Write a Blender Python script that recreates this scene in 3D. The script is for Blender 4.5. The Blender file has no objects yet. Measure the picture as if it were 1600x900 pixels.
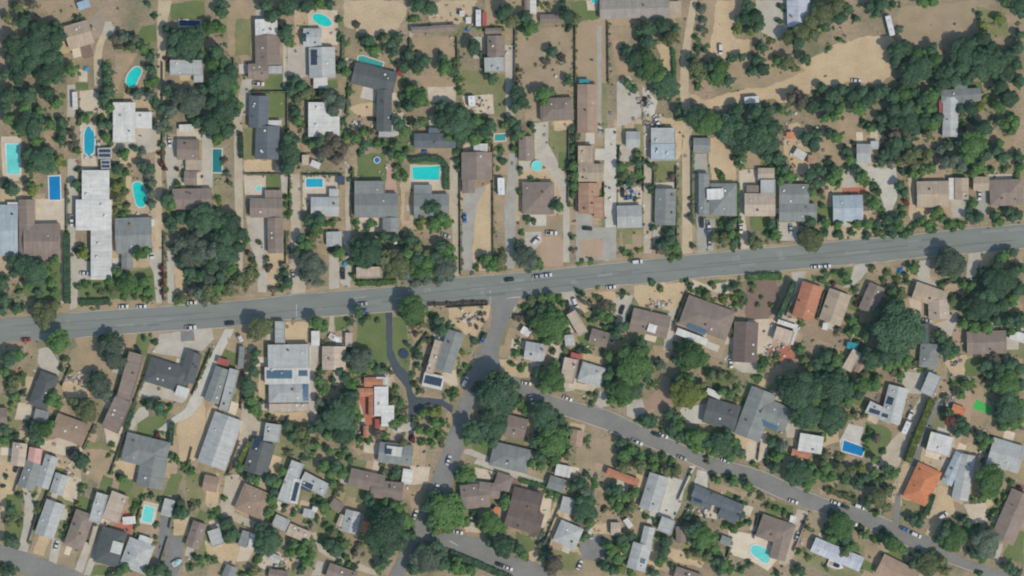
import bpy, math, random
import numpy as np
C=bpy.context.scene.collection
S=0.3                                    # metres per photo pixel: the photo is a straight-down aerial view, so it reads as a map
# ---------------- camera, sky, sun, exposure
scn=bpy.context.scene
cam=bpy.data.cameras.new('camera'); co=bpy.data.objects.new('camera',cam); C.objects.link(co)
H=2000.0; HAZE=.000024
cam.sensor_width=36; cam.lens=36*H/(1600*S); cam.clip_start=10; cam.clip_end=12000
co.location=(0,0,H+1.5); scn.camera=co
EL=math.radians(50); AZ=(0.74,-0.67)     # the sun stands to the lower right of the picture
w=bpy.data.worlds.new("World"); scn.world=w; w.use_nodes=True
nt=w.node_tree; bg=nt.nodes['Background']; sky=nt.nodes.new('ShaderNodeTexSky'); sky.sky_type='NISHITA'; sky.sun_disc=False
sky.sun_elevation=EL; sky.sun_rotation=math.atan2(AZ[0],AZ[1]); sky.air_density=1.2; sky.dust_density=1.0
nt.links.new(sky.outputs[0],bg.inputs[0]); bg.inputs[1].default_value=0.115
sl=bpy.data.lights.new('sun','SUN'); sl.energy=3.0; sl.angle=math.radians(0.5); sl.color=(1,0.93,0.81)
so=bpy.data.objects.new('sun',sl); C.objects.link(so); so.location=(200,-200,300)
from mathutils import Vector
so.rotation_euler=Vector((-AZ[0]*math.cos(EL),-AZ[1]*math.cos(EL),-math.sin(EL))).to_track_quat('-Z','Y').to_euler()
scn.view_settings.view_transform='Standard'; scn.view_settings.look='None'; scn.view_settings.exposure=0.16; scn.view_settings.gamma=1
scn.cycles.filter_width=2.0; scn.cycles.max_bounces=5; scn.cycles.diffuse_bounces=3
R=random.Random(7)
# ---- trees: x y radius type (d dark, m mid, o olive, g grey green, b dry brown, y lime, r red) ; photo pixels, .3 m each
TR='''30 12 10o,12 28 9o,50 8 8b,38 35 14d,65 48 17d,88 40 10d,90 62 16d,60 72 20d,20 70 16d,25 95 16d,50 100 17d,80 90 17d,95 105 15d,70 118 17d,112 110 11m,30 122 13d,10 115 10d,90 122 11d,15 150 15d,45 150 13d,75 145 12d,40 167 11m,90 160 11m,10 172 9d,62 174 8m,120 27 6d,
165 105 8d,168 121 9d,170 140 11d,164 156 10d,172 171 9m,180 62 8b,192 58 9g,212 62 9g,205 76 8o,186 73 7b,225 76 11m,235 89 9d,238 110 9d,241 126 8m,230 132 6m,201 141 6o,216 149 9g,234 150 9g,245 159 9d,
274 60 15d,299 66 20d,311 50 12d,270 80 11d,294 86 12d,314 86 9d,262 46 8d,260 92 5r,265 146 11d,281 150 15g,300 160 13g,318 141 9d,256 170 9d,266 174 11g,300 177 9g,230 5 5d,240 25 6d,
330 45 13m,345 20 11d,345 46 9m,349 8 9d,340 80 13d,351 96 11d,330 101 12m,345 125 15d,361 115 13d,366 136 11m,355 155 15d,334 160 14d,371 166 11m,350 178 13m,
415 10 11d,426 26 11d,450 12 15d,478 11 13d,500 6 10m,516 7 9d,448 52 13d,452 66 9m,437 45 7d,530 55 6d,529 30 6m,535 65 5d,575 65 11d,584 79 11m,568 60 7d,600 62 9o,611 68 9d,621 60 8d,616 83 9d,600 75 7g,630 86 7d,632 105 9d,535 100 8d,541 113 8m,530 110 7d,460 125 9d,470 136 11d,480 146 11o,455 142 9d,465 156 8o,490 150 7o,505 145 9d,515 152 13g,531 160 12g,520 171 12g,630 130 7m,626 150 7d,622 166 7d,636 166 7d,462 175 8d,545 142 5m,558 38 6b,
655 8 15d,672 13 13d,645 30 7m,640 86 9d,651 105 13d,665 95 11d,690 90 9d,695 106 12m,712 96 7m,706 111 9d,740 75 12d,750 83 7d,767 123 9d,645 145 13m,656 160 13m,640 167 9d,666 154 9m,790 18 13d,798 35 12o,785 27 9d,822 28 11d,828 46 13m,815 40 7m,840 5 7o,856 8 7o,885 25 12d,900 30 9o,890 43 7d,880 5 7d,862 82 10d,878 92 7b,850 95 7b,888 126 8d,808 145 12d,815 157 12d,805 168 10d,846 148 12m,855 144 10m,850 160 9m,716 126 6m,718 141 7m,690 166 9d,705 172 13d,725 176 10d,810 110 5b,808 125 6b,
1010 45 13d,1012 66 13d,1000 50 8m,1035 40 13d,1045 60 13o,1055 45 9d,980 80 9d,990 92 13d,1010 88 12m,1016 106 14m,1000 111 12d,1021 121 12d,1040 131 16d,1051 146 10d,1030 146 9d,980 130 8m,990 139 8d,1095 15 8g,1098 31 7g,1095 46 7g,1088 60 6m,1090 75 7d,1101 79 6d,1080 90 8d,1085 106 13o,1096 118 11o,1090 133 6m,1110 105 10d,1125 105 13m,1120 121 12m,1136 128 10d,1145 92 7d,1158 90 8d,1183 95 9d,1191 108 12d,1178 110 9d,1192 75 9d,1215 95 8m,1228 98 12o,1240 106 8o,1258 93 10d,1170 10 11d,1165 29 12d,1180 27 13d,1186 41 10d,1154 31 8d,1172 49 8y,1152 46 6y,1205 64 7o,1220 10 6d,1218 33 6d,1230 60 12o,1251 50 14o,1266 35 13o,1246 66 12d,1270 56 10o,1250 20 7d,1271 15 10d,1215 130 9d,1226 140 7m,1075 165 14d,1060 173 9d,1091 175 12d,1120 165 10d,1140 161 10d,1151 173 12d,1180 176 14d,1155 150 6d,1201 172 9d,1235 155 11b,1251 161 12b,1245 145 8b,1266 166 12d,1276 146 7d,1221 173 8m,
1285 20 18o,1306 10 14o,1311 29 12d,1325 15 9d,1288 42 9d,1337 28 6d,1358 10 10d,1375 8 12d,1370 21 10d,1396 8 7d,1405 45 7g,1312 62 5m,1295 76 4m,1440 2 11m,1456 2 9m,1400 80 14d,1412 75 12d,1398 96 12d,1430 86 12m,1455 80 11d,1461 93 12m,1440 101 14d,1420 106 14d,1415 126 12d,1436 121 12d,1451 106 9o,1500 80 16d,1516 70 12d,1535 60 12d,1546 75 12d,1530 91 16d,1551 86 15d,1556 106 16d,1530 111 16d,1500 106 14d,1481 111 12d,1465 116 12d,1471 131 12d,1490 126 12d,1510 126 10d,1575 90 12d,1590 75 11d,1592 55 9d,1586 100 12d,1571 111 12d,1591 126 11d,1560 136 13d,1576 155 14d,1560 166 12m,1540 155 7y,1531 168 7y,1516 171 12d,1501 172 9d,1590 10 13d,1576 5 9m,1596 22 9d,1300 150 11d,1315 140 10d,1330 151 12d,1345 145 11d,1356 156 12d,1370 146 10d,1381 141 10d,1395 151 12d,1411 148 12m,1426 145 10d,1440 156 12d,1455 151 12m,1290 166 12d,1311 170 10m,1340 170 12m,1395 171 12d,1415 171 12d,1431 172 10m,1451 169 10m,1285 136 9d,1560 30 8y,1535 40 8y,1530 22 5d'''
# ---- buildings: 'phrase' then wings (x1,y1,x2,y2,width,roof type,colour)
BL=[
('tan square-roofed house by the curving dirt track','house',[(104,60,143,49,38,'g','tan')]),
('small pale blue shed north of the tan square house','shed',[(122,11,140,4,13,'f','blu')]),
('white canopy beside a beige patio','canopy',[(117,144,118,171,8,'f','wht')]),
('pale grey flat-roofed house shaded by large trees','house',[(266,106,318,106,24,'f','lgy'),(303,122,318,122,14,'f','lgy')]),
('brown-roofed house with white flat rear section','house',[(399,43,434,42,25,'f','wht'),(418,55,419,102,39,'g','gbr'),(388,112,420,111,24,'g','gbr'),(417,109,441,109,12,'f','lgy')]),
('light grey house with two rooftop solar arrays','house',[(474,59,503,59,29,'g','lgy'),(503,74,504,122,41,'g','lgy'),(501,121,501,138,22,'f','wht')]),
('charcoal bent-plan house with pool along its edge','house',[(552,114,618,130,34,'g','dgy'),(601,140,600,206,24,'g','dgy')]),
('slate blue-grey long house in narrow lot','house',[(405,150,404,200,31,'g','sla'),(419,197,417,249,37,'g','sla')]),
('long narrow brown stable roof','stable',[(643,48,714,43,10,'g','gbr')]),
('short brown stable roof east of the white trailer','stable',[(758,49,784,48,9,'g','gbr')]),
('red-brown shed strip beside the white trailer','shed',[(757,19,757,41,7,'f','red')]),
('small white box shed in the sandy yard','shed',[(722,17,722,26,8,'f','wht')]),
('white square shed south of the box shed','shed',[(732,27,732,37,8,'f','wht')]),
('brown house with white flat lower roof','house',[(775,56,775,90,27,'g','gbr'),(757,102,789,101,23,'f','lgy')]),
('small brown barn between two dark trees','barn',[(844,30,874,29,14,'g','gbr')]),
('narrow brown roof with white half at north edge','house',[(824,0,824,16,9,'g','gbr'),(833,0,833,22,10,'f','wht')]),
('large grey-tan ranch roof at north edge','house',[(937,15,1046,13,30,'g','gtn'),(1046,15,1064,15,26,'f','tan')]),
('lavender metal-roofed house in concrete yard','house',[(1247,0,1248,42,36,'g','lav')]),
('grey wooded house with pale middle roof','house',[(1470,151,1532,147,20,'g','gry'),(1485,152,1484,214,24,'g','lgy'),(1505,150,1505,172,22,'g','gry'),(1491,136,1511,135,9,'f','gry')]),
('terracotta shed beside the grey wooded house','shed',[(1473,156,1473,177,12,'f','red')]),
('wide brown roof north of the curved driveway','house',[(844,172,896,170,36,'h','gbr')]),
('small teal shed in the brown paddock corner','shed',[(905,127,921,127,6,'f','teal')]),
]
# ---- ground patches: kind, points
PT=[
('dirt','50 0,140 0,120 20,92 35,75 30,70 12'),('dirt','95 85,120 70,145 66,140 90,115 98,98 95'),
('lawn','222 40,243 38,244 66,224 66,214 55'),('lawn','264 5,320 0,320 28,290 31,266 30'),('dirt','180 84,215 84,205 100,190 120,186 140,178 140'),
('conc','105 132,117 132,116 182,104 182'),('lawn','117 129,138 129,138 141,117 141'),('patio','124 142,146 140,156 154,154 176,124 172'),
('patio','123 108,136 108,136 127,123 128'),('conc','157 34,172 33,182 48,165 60,158 58'),('dirtpave','138 30,160 12,164 32,158 58,146 60'),
('dirt','355 0,402 0,400 30,394 86,356 86'),('drylawn','368 30,394 28,392 86,366 86'),('lawn','416 117,442 116,442 141,415 142'),
('conc','442 70,448 70,448 136,442 136'),('conc','449 74,480 70,482 118,468 122,449 116'),('patio','480 14,527 16,528 70,500 72,498 48,482 44'),
('dirt','374 86,388 86,390 108,378 110'),('conc','378 124,394 122,390 180,366 180'),('lawn','418 145,446 142,448 185,420 185'),
('arena','536 0,634 0,636 22,620 45,590 56,560 50,538 40'),('arena','690 0,745 0,740 20,716 38,672 40,668 18'),('dirt','640 60,712 56,712 90,690 84,660 92,645 80'),
('dirt','757 0,822 0,816 50,760 55'),('drylawn','722 108,758 112,792 118,792 182,722 180'),('conc','789 70,804 70,804 182,791 182'),
('patio','722 150,770 147,772 178,730 176'),('weeds','806 45,896 40,896 150,806 180'),('lawn','890 2,936 0,934 30,900 34'),
('paddock','900 34,948 33,950 130,900 132'),('concd','933 40,940 40,940 215,934 215'),('patio','916 0,934 0,932 16,918 16'),
('dirt','640 118,712 118,712 165,668 165,660 130'),('patio','668 136,712 135,712 160,670 160'),
('sand','1026 70,1034 68,1050 80,1050 112,1034 100'),('dirt','956 62,982 76,990 116,966 128'),('conc','964 128,984 118,1000 148,1002 180,984 192,964 200'),('concl','1004 134,1028 158,1022 182,1006 184'),
('sand','1118 0,1162 0,1160 14,1142 45,1150 60,1172 62,1170 82,1132 92,1108 80,1110 40'),('conc','1182 0,1230 0,1230 45,1246 50,1210 60,1190 50,1178 10'),
('dirt','960 44,992 44,985 62,966 75,960 70'),('sand','1078 146,1100 156,1150 143,1210 122,1260 96,1300 72,1345 58,1392 54,1402 70,1390 120,1375 131,1330 128,1290 134,1260 146,1210 154,1150 162,1090 172'),
('weeds','1405 10,1530 0,1525 40,1500 70,1480 60,1400 65'),('drylawn','1525 10,1570 20,1580 60,1540 50,1528 45'),('conc','640 40,655 40,640 62'),
('sand','1205 140,1230 138,1240 160,1215 160'),('conc','756 54,762 60,760 90,740 92,735 60'),
]
PO=[('kidney','turquoise angular pool east of the dirt track','212 102,223 109,215 124,210 136,197 135,197 118','tq'),
('rect','deep blue shaded pool under the north edge trees','280 31,312 32,312 40,280 40','db'),
('oval','turquoise oval pool north of the solar-panelled grey house','503 31 16 8 25','tq'),
('rect','narrow turquoise pool along the charcoal bent house','560 88,567 87,599 98,596 106,559 95','tl'),
('rect','bright pool cut by the north photo edge','924 -5,932 -5,932 4,925 4','tq')]
TR+=''',15 186 9m,40 190 13d,56 201 16d,62 189 10d,30 201 9m,80 195 9m,98 190 9d,97 206 8d,97 221 8d,58 221 9m,45 241 11d,55 246 12d,76 236 9d,70 256 16d,50 261 12d,92 252 9y,85 263 8m,20 296 13d,11 289 7m,45 287 8d,51 296 10y,110 206 7b,112 226 7b,115 216 6g,120 236 6m,122 266 6d,118 288 8d,124 295 6m,135 187 8m,158 195 9d,170 196 8d,165 215 8m,158 186 7m,172 221 5m,195 242 10m,189 235 5d,210 231 7d,222 236 7g,185 266 9d,195 271 7m,182 291 8y,190 285 6y,185 311 8o,195 301 7o,200 321 6o,192 336 7m,180 326 5o,225 260 9d,235 263 9d,232 272 8g,236 286 8g,237 301 9g,238 319 8g,250 200 9g,258 190 9g,262 202 6g,252 225 6g,250 240 5r,252 255 7r,258 263 5r,278 288 7m,277 265 4r,262 310 11d,268 321 10m,285 341 11d,300 346 13d,315 340 8d,265 345 8d,271 356 9d,310 190 11d,318 206 7d,
330 195 16d,350 190 12d,356 206 12d,340 216 12m,363 200 7m,350 251 5b,355 270 5g,358 285 5g,450 215 11d,455 231 13d,445 241 11d,456 250 12d,450 263 12d,461 220 8d,463 240 7d,465 190 9m,472 196 6o,480 216 7d,486 226 8m,500 221 11d,510 236 12b,525 225 11b,536 233 10b,515 214 9b,501 241 9g,525 250 10b,540 215 7m,545 205 6d,533 190 6d,557 216 8m,568 207 8m,580 206 6b,590 222 7m,600 223 6m,570 226 8d,562 240 5d,610 206 7d,625 195 11d,632 206 10m,620 226 8m,610 240 8d,626 246 9m,635 235 7d,620 261 7m,632 272 7m,617 276 5m,448 310 6m,447 322 5m,450 337 6m,325 331 13d,340 336 12d,356 341 12d,366 351 11d,345 356 12d,325 356 12d,340 310 5m,485 345 10d,500 342 11d,495 356 12m,511 350 7m,520 346 5o,545 281 4m,548 268 4m,580 350 7m,574 357 6m,555 350 5m,
650 195 9o,660 190 7m,690 190 14d,706 200 13d,715 190 13m,731 195 14d,745 190 12m,756 206 12d,765 195 11d,720 215 12d,740 216 11m,701 215 8m,715 236 7d,714 250 6d,715 264 6d,760 221 6m,785 195 7m,800 190 9d,808 199 9d,804 215 8d,812 210 8m,802 231 6m,830 198 6d,782 233 5m,783 251 7d,812 300 6m,814 264 5g,830 281 5m,840 283 4m,871 322 11d,825 340 7d,834 346 6o,895 200 7d,896 215 7d,894 230 7m,895 245 7d,896 260 8m,897 275 8m,896 290 8m,895 304 6m,888 262 5d,890 320 4m,668 325 10d,680 325 11d,690 340 11m,678 349 11m,696 350 9m,660 345 8y,654 353 7y,
1085 190 12m,1100 196 14m,1116 190 12m,1060 185 6m,1130 200 14d,1145 195 14d,1155 211 16d,1170 200 14d,1190 190 16d,1206 200 16d,1165 226 14d,1150 231 12d,1185 225 13d,1206 226 13d,1200 246 11d,1216 246 11d,1160 246 8m,1147 247 7d,1155 258 7m,1205 260 7d,994 241 7m,997 255 8d,998 271 7m,1000 285 5d,970 262 8m,975 275 8o,983 283 9d,971 286 7d,1014 256 7d,1020 261 5m,1050 275 7b,1015 293 6d,1020 299 5m,1128 274 7m,1122 268 5m,1080 322 5g,1079 338 6g,1080 310 4g,1128 333 4d,1100 334 4m,1215 270 7m,1225 265 10d,1232 276 10m,1220 281 8m,1258 215 11d,1271 225 12d,1276 210 9d,1265 275 11d,1275 286 11d,1278 265 8d,1268 300 8m,1205 352 8d,1255 345 7d,1266 346 9d,1276 340 7d,993 311 4m,1020 355 6d,1050 355 7d,1128 352 7m,1140 352 9d,1148 345 6m,
1290 185 8m,1305 182 8m,1350 190 6d,1360 201 8m,1375 200 8d,1380 186 9d,1395 190 12d,1411 190 12d,1425 185 12m,1440 190 12d,1456 195 11m,1465 185 9d,1400 211 10b,1415 211 9b,1450 210 9o,1430 206 9d,1295 210 8d,1305 216 10m,1325 236 8d,1328 250 9m,1325 263 6d,1335 225 5d,1295 255 7d,1285 268 8d,1305 270 11m,1299 281 10m,1310 288 7m,1340 265 8d,1348 276 10m,1353 286 7m,1378 230 7b,1380 245 9d,1395 236 12d,1400 224 12d,1415 225 11d,1375 253 8d,1390 255 8g,1405 253 8o,1420 246 12o,1431 240 11o,1450 240 9o,1445 251 8o,1430 259 8o,1470 235 8g,1480 228 8d,1455 262 8m,1440 268 8m,1410 270 7d,1425 272 8m,1475 255 11g,1490 250 11g,1501 260 11g,1510 246 12m,1520 235 13m,1530 221 14m,1535 200 14d,1515 215 12d,1501 225 10d,1540 241 11d,1530 260 11m,1520 271 8m,1505 195 7d,1520 190 7d,1555 235 11d,1566 246 11d,1560 224 8m,1570 195 9m,1585 190 11m,1578 206 8m,1560 190 8d,1590 246 9d,1595 261 8m,1589 275 7m,1550 265 6m,1570 265 6m,1405 290 9d,1413 300 8d,1415 315 7r,1408 325 5m,1365 290 7d,1372 299 7m,1357 310 8m,1366 318 11m,1375 326 7m,1460 334 9m,1466 329 8y,1471 341 8m,1440 345 8m,1450 351 9m,1290 348 8m,1310 350 8m,1330 346 6m,1340 351 8m,1355 350 9m,1370 349 7d,1385 345 9d,1400 345 9d,1410 335 7m,1405 356 8m,1390 356 8d,1485 350 8m,1500 350 7m,1515 325 7d,1520 317 8m,1515 341 8d,1530 339 8d,1555 335 8d,1560 346 8m,1575 330 8d,1580 341 9d,1591 335 8d,1285 322 6m,1282 300 5r,1430 351 7m'''
BL+=[
('white L-shaped flat house north of the shaded solar canopy','house',[(177,191,212,191,62,'f','wht'),(212,188,238,188,26,'f','wht')]),
('long white flat-roofed building north of the main road','building',[(150,266,150,312,43,'f','wht'),(147,312,147,360,56,'f','wht'),(159,360,159,437,33,'f','wht')]),
('pale blue-grey roof cut by the west edge','house',[(0,360,29,360,80,'g','pbl')]),
('white box roof beside the small corner tree','shed',[(12,320,28,320,8,'f','wht')]),
('dark brown L-shaped house on the west edge','house',[(42,312,43,405,25,'g','gbr'),(38,378,95,377,56,'g','gbr')]),
('grey-brown house with rusty west end and orange lean-to','house',[(181,369,238,367,56,'g','gry'),(199,396,199,421,18,'g','gry'),(229,348,242,348,12,'f','wht')]),
('tan stepped house with paved forecourt beside dark teal pool','house',[(277,234,312,234,32,'g','gbr'),(290,258,316,258,16,'f','tan'),(288,278,308,278,22,'g','gbr')]),
('pinkish brown house north of the dense tree grove','house',[(270,312,332,311,34,'g','gbr')]),
('white flat shed roof north of the tan stepped house','shed',[(280,200,302,199,10,'f','wht')]),
('white box beside the slate blue-grey house','shed',[(418,192,440,192,8,'f','wht')]),
('grey-brown stepped house with cream forecourt','house',[(414,304,441,304,14,'f','gbr'),(391,325,442,325,30,'g','gbr'),(430,340,431,396,24,'g','gbr')]),
('small dark grey shed half hidden under big tree','shed',[(430,262,448,262,16,'g','dgy')]),
('white house partly covered by bare grey-purple trees','house',[(500,160,500,214,36,'f','wht'),(524,182,524,212,14,'f','wht')]),
('pale rear shed west of a dead grey tree','shed',[(472,250,483,250,16,'f','bge')]),
('white triangular canopy beside the dead grey tree','canopy',[(486,254,500,260,10,'f','wht')]),
('pale flat carport beside the charcoal bent house','carport',[(603,188,603,214,22,'f','lgy')]),
('light grey L-shaped house south of rectangular patio pool','house',[(522,295,522,308,15,'f','lgy'),(486,323,530,323,30,'g','lgy')]),
('small navy shed east of the patio pool','shed',[(528,282,539,282,14,'f','nvy')]),
('grey-green house with brick path and square lawn','house',[(554,294,602,294,22,'f','gry'),(554,321,622,321,38,'g','gry'),(611,340,611,362,26,'g','gry')]),
('orange awning on the grey-green house rear','awning',[(572,285,572,300,8,'f','org')]),
('slate grey house north of the hedge-ringed pool','house',[(647,220,712,220,23,'g','sla'),(679,200,679,209,18,'f','sla')]),
('grey house shaded south of the hedge-ringed pool','house',[(647,322,702,322,38,'g','gry'),(661,289,661,304,28,'f','gry')]),
('brown house with white box roof at the rear','house',[(745,238,745,281,48,'g','gbr'),(732,280,732,302,20,'g','gbr'),(740,232,762,232,15,'f','wht')]),
('small brown roof beside the round pool','house',[(822,213,822,251,23,'g','gbr')]),
('brown hip-roofed house south of the round pool','house',[(816,310,866,310,51,'h','gbr')]),
('long brown roof along the concrete driveway','house',[(918,132,918,208,32,'g','brn')]),
('tan two-part roof in the narrow hedged lot','house',[(903,242,928,242,28,'f','tan'),(903,270,943,270,28,'g','tan')]),
('rust-brown house with grey front patio','house',[(920,286,920,334,33,'g','rst'),(936,308,936,341,16,'f','rst')]),
('small light grey house west of a dirt lane','house',[(978,218,1000,218,25,'g','lgy')]),
('two-tone light grey house east of a dirt lane','house',[(1036,200,1036,226,38,'f','lgy'),(1036,225,1036,251,38,'f','pbl')]),
('grey square shed beside the long dirt road','shed',[(1083,227,1110,227,23,'g','gry')]),
('grey house with white flat centre roof','house',[(1100,271,1100,338,17,'g','gry'),(1109,312,1151,312,51,'h','gry'),(1104,304,1130,303,17,'f','wht',4.6)]),
('pink-tan stepped house with pale middle section','house',[(1184,272,1210,272,19,'g','bge'),(1188,292,1211,292,22,'f','lgy'),(1163,320,1211,320,36,'g','bge')]),
('dark flat lean-to beside the pink-tan house','shed',[(1166,295,1186,295,11,'f','gbr')]),
('grey wide house with clipped east corner','house',[(1217,304,1264,304,33,'g','gry'),(1217,332,1276,332,28,'g','gry')]),
('grey-green narrow house east of the dirt lane','house',[(1040,295,1039,352,33,'g','gry')]),
('light grey square house by the long concrete drive','house',[(964,339,1003,338,35,'g','lgy')]),
('small pale house in the wooded lot','house',[(1338,240,1360,240,30,'g','lgy'),(1360,227,1373,227,13,'f','lgy')]),
('pale blue metal house with pink patio behind','house',[(1301,326,1348,325,41,'g','pbl')]),
('tan house split by a white strip roof','house',[(1432,304,1482,303,41,'g','tan'),(1486,278,1486,312,8,'f','wht'),(1502,278,1502,312,22,'g','tan')]),
('tan hip-roofed house at the east edge','house',[(1546,302,1598,300,41,'h','gbr'),(1520,287,1545,287,22,'g','tan')]),
('white torn tarp shelter in the cluttered yard','shelter',[(1242,236,1258,246,13,'f','wht')]),
('orange tarp shelter north of the white torn tarp','shelter',[(1229,212,1241,211,10,'f','org')]),
('brown square cabin beside the torn tarp shelter','cabin',[(1262,249,1274,249,14,'f','rst')]),
]
PT+=[
('patio','1 213,30 213,33 218,33 282,12 284,3 272'),('dirt','70 205,92 202,92 230,68 230'),('conc','106 248,120 248,122 265,120 282,122 300,128 305,128 312,118 312,116 440,105 440,106 310,104 290'),
('patio','124 192,149 192,150 247,152 262,128 264,126 240'),('conc','177 222,212 222,212 202,240 200,248 212,245 236,215 240,178 230'),('sand','181 236,215 240,205 256,190 256'),
('patio','55 311,103 310,104 352,56 352'),('dirttrack','242 180,252 180,253 360,252 470,243 470,242 330'),('drygrass','175 265,205 270,205 335,175 335'),('sand','195 274,206 276,206 330,198 325'),
('conc','256 220,276 218,288 240,288 262,280 266,272 300,262 300,257 250'),('patio','276 200,314 198,314 218,276 218'),('patio','300 268,320 265,320 290,302 290'),
('conc','315 210,332 210,332 300,316 300'),('dirt','330 320,340 310,345 318'),
('drive','365 180,378 180,379 300,380 360,378 440,372 440,366 300'),('drylawn','380 200,398 198,398 250,381 250'),('sand','380 250,430 250,428 268,382 270'),
('patio','380 274,415 274,415 297,412 310,386 310,382 300'),('lawn','388 272,438 272,438 296,416 296,414 278,390 278'),('conc','438 274,452 272,448 302,440 300'),
('conc','384 338,418 340,418 374,390 374'),('drive','453 272,468 272,470 360,471 440,455 440,454 330'),
('dirt','450 186,468 204,468 272,460 270,455 210'),('patio','473 274,527 274,527 300,515 310,486 310,478 330,473 330'),('dirt','540 180,590 180,588 205,545 212'),
('drive','539 258,545 256,548 300,548 440,540 440'),('lawn','557 240,603 240,603 282,558 282'),('brick','604 256,618 256,619 284,621 302,602 302,605 285'),
('dirt','475 205,488 205,486 250,470 260'),('patio','560 340,598 340,598 362,560 362'),('dirt','530 296,540 296,540 360,530 356'),('dirt','632 300,642 298,642 344,632 344'),
('dirt','640 234,704 232,704 246,660 244,640 248'),('patio','640 257,690 257,692 296,674 298,674 290,640 290'),('lawn','640 246,690 246,700 256,700 296,694 296,690 258,640 256'),
('drive','704 246,715 250,716 330,718 432,708 432,706 340,700 290'),('dirt','772 210,796 205,796 275,772 275'),('patio','722 224,740 224,740 239,722 239'),
('concd','726 302,752 292,760 292,745 320,738 380,738 422,722 422,722 340'),('sand','742 300,768 284,769 422,738 422,740 340'),('dirt','772 276,790 276,788 362,772 362'),
('concd','796 238,808 240,806 300,804 420,790 420,788 330'),('conc','834 192,857 190,857 225,870 250,886 285,890 330,890 410,880 410,880 330,872 290,852 260,836 250'),
('drylawn','857 196,889 194,889 256,870 254,860 230'),('sand','815 263,870 262,880 285,868 290,816 284'),('conc','810 251,832 251,834 266,812 266'),('weeds','812 336,880 336,880 410,812 400'),
('dirt','902 208,943 208,943 228,902 228'),('concl','945 200,963 200,963 405,945 408,946 345,942 300,944 250,930 250,930 232,945 232'),('concd','900 330,926 330,926 360,900 360'),
('conc','968 226,990 230,988 252,968 252'),('dirt','975 252,994 252,996 280,980 276'),('patio','966 292,1004 292,1004 320,966 320'),
('drive','1005 180,1017 180,1017 248,1020 260,1020 300,1018 396,1008 396,1006 260'),('drylawn','1022 254,1054 252,1054 284,1024 284'),('patio','1024 286,1054 284,1054 296,1026 296'),
('sand','1104 216,1120 212,1140 235,1150 265,1149 286,1112 288,1108 240'),('concd','1084 240,1104 240,1106 270,1086 276'),('concd','1086 276,1094 276,1094 340,1118 342,1116 392,1090 396'),
('dirt','1162 236,1190 232,1188 262,1164 262'),('patio','1155 265,1184 264,1184 290,1165 290,1164 340,1172 390,1156 390'),('lawn','1172 336,1212 336,1212 362,1174 362'),
('sand','1225 200,1245 190,1260 200,1275 250,1262 282,1240 262,1225 240'),('conc','1216 347,1246 347,1246 376,1218 376'),
('dirt','1280 190,1350 180,1356 210,1340 222,1320 230,1316 260,1280 250'),('concl','1376 264,1400 262,1404 290,1402 310,1394 330,1384 330,1378 310,1352 262,1360 258'),
('conc','1316 272,1330 266,1340 290,1318 296'),('sand','1360 272,1378 272,1378 284,1362 284'),('terra','1316 294,1352 292,1356 302,1316 304'),('sand','1420 276,1430 280,1430 352,1422 352'),
('conc','1486 312,1512 312,1514 340,1488 340'),('dirt','1540 190,1552 200,1570 212,1600 232,1600 246,1578 240,1562 220,1545 206'),('patio','1545 272,1583 272,1583 281,1545 281'),
('concd','1526 298,1544 298,1542 335,1526 335'),('dirt','1360 330,1384 328,1384 346,1366 346'),('sand','1432 324,1460 324,1455 345,1434 350'),('dirt','1540 258,1584 250,1583 262,1545 266'),
]
PO+=[('rect','pale turquoise tall pool at the west edge','9 225,29 225,31 271,11 271','tl2'),('kidney','teal-blue pool with scalloped ends and pale deck','131 206,134 203,135 198,140 197,142 203,147 206,147 238,141 241,138 245,135 240,131 238','bl'),
('rect','vivid blue rectangular pool beside a beige patio','76 276,93 275,94 312,77 312','vb'),('kidney','turquoise angular pool east of the long white building','206 288,211 284,220 284,228 300,228 322,215 324,210 312','tq'),
('rect','dark teal rectangular pool beside the tan stepped house','332 233,346 233,346 269,332 269','dt'),('rect','blue patio pool north of the light grey L-shaped house','478 279,504 279,504 292,478 292','bl'),
('rect','bright turquoise pool ringed by a curved hedge','644 261,687 259,686 281,645 280','tq'),('oval','small round above-ground pool by a curved drive','839 259 8 8 0','tl2'),('oval','tiny round spa on a beige patio','404 294 4 4 0','tl2'),
('rect','small teal covered pool at the end of a yard','773 210,789 209,790 219,773 220','tl')]
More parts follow.
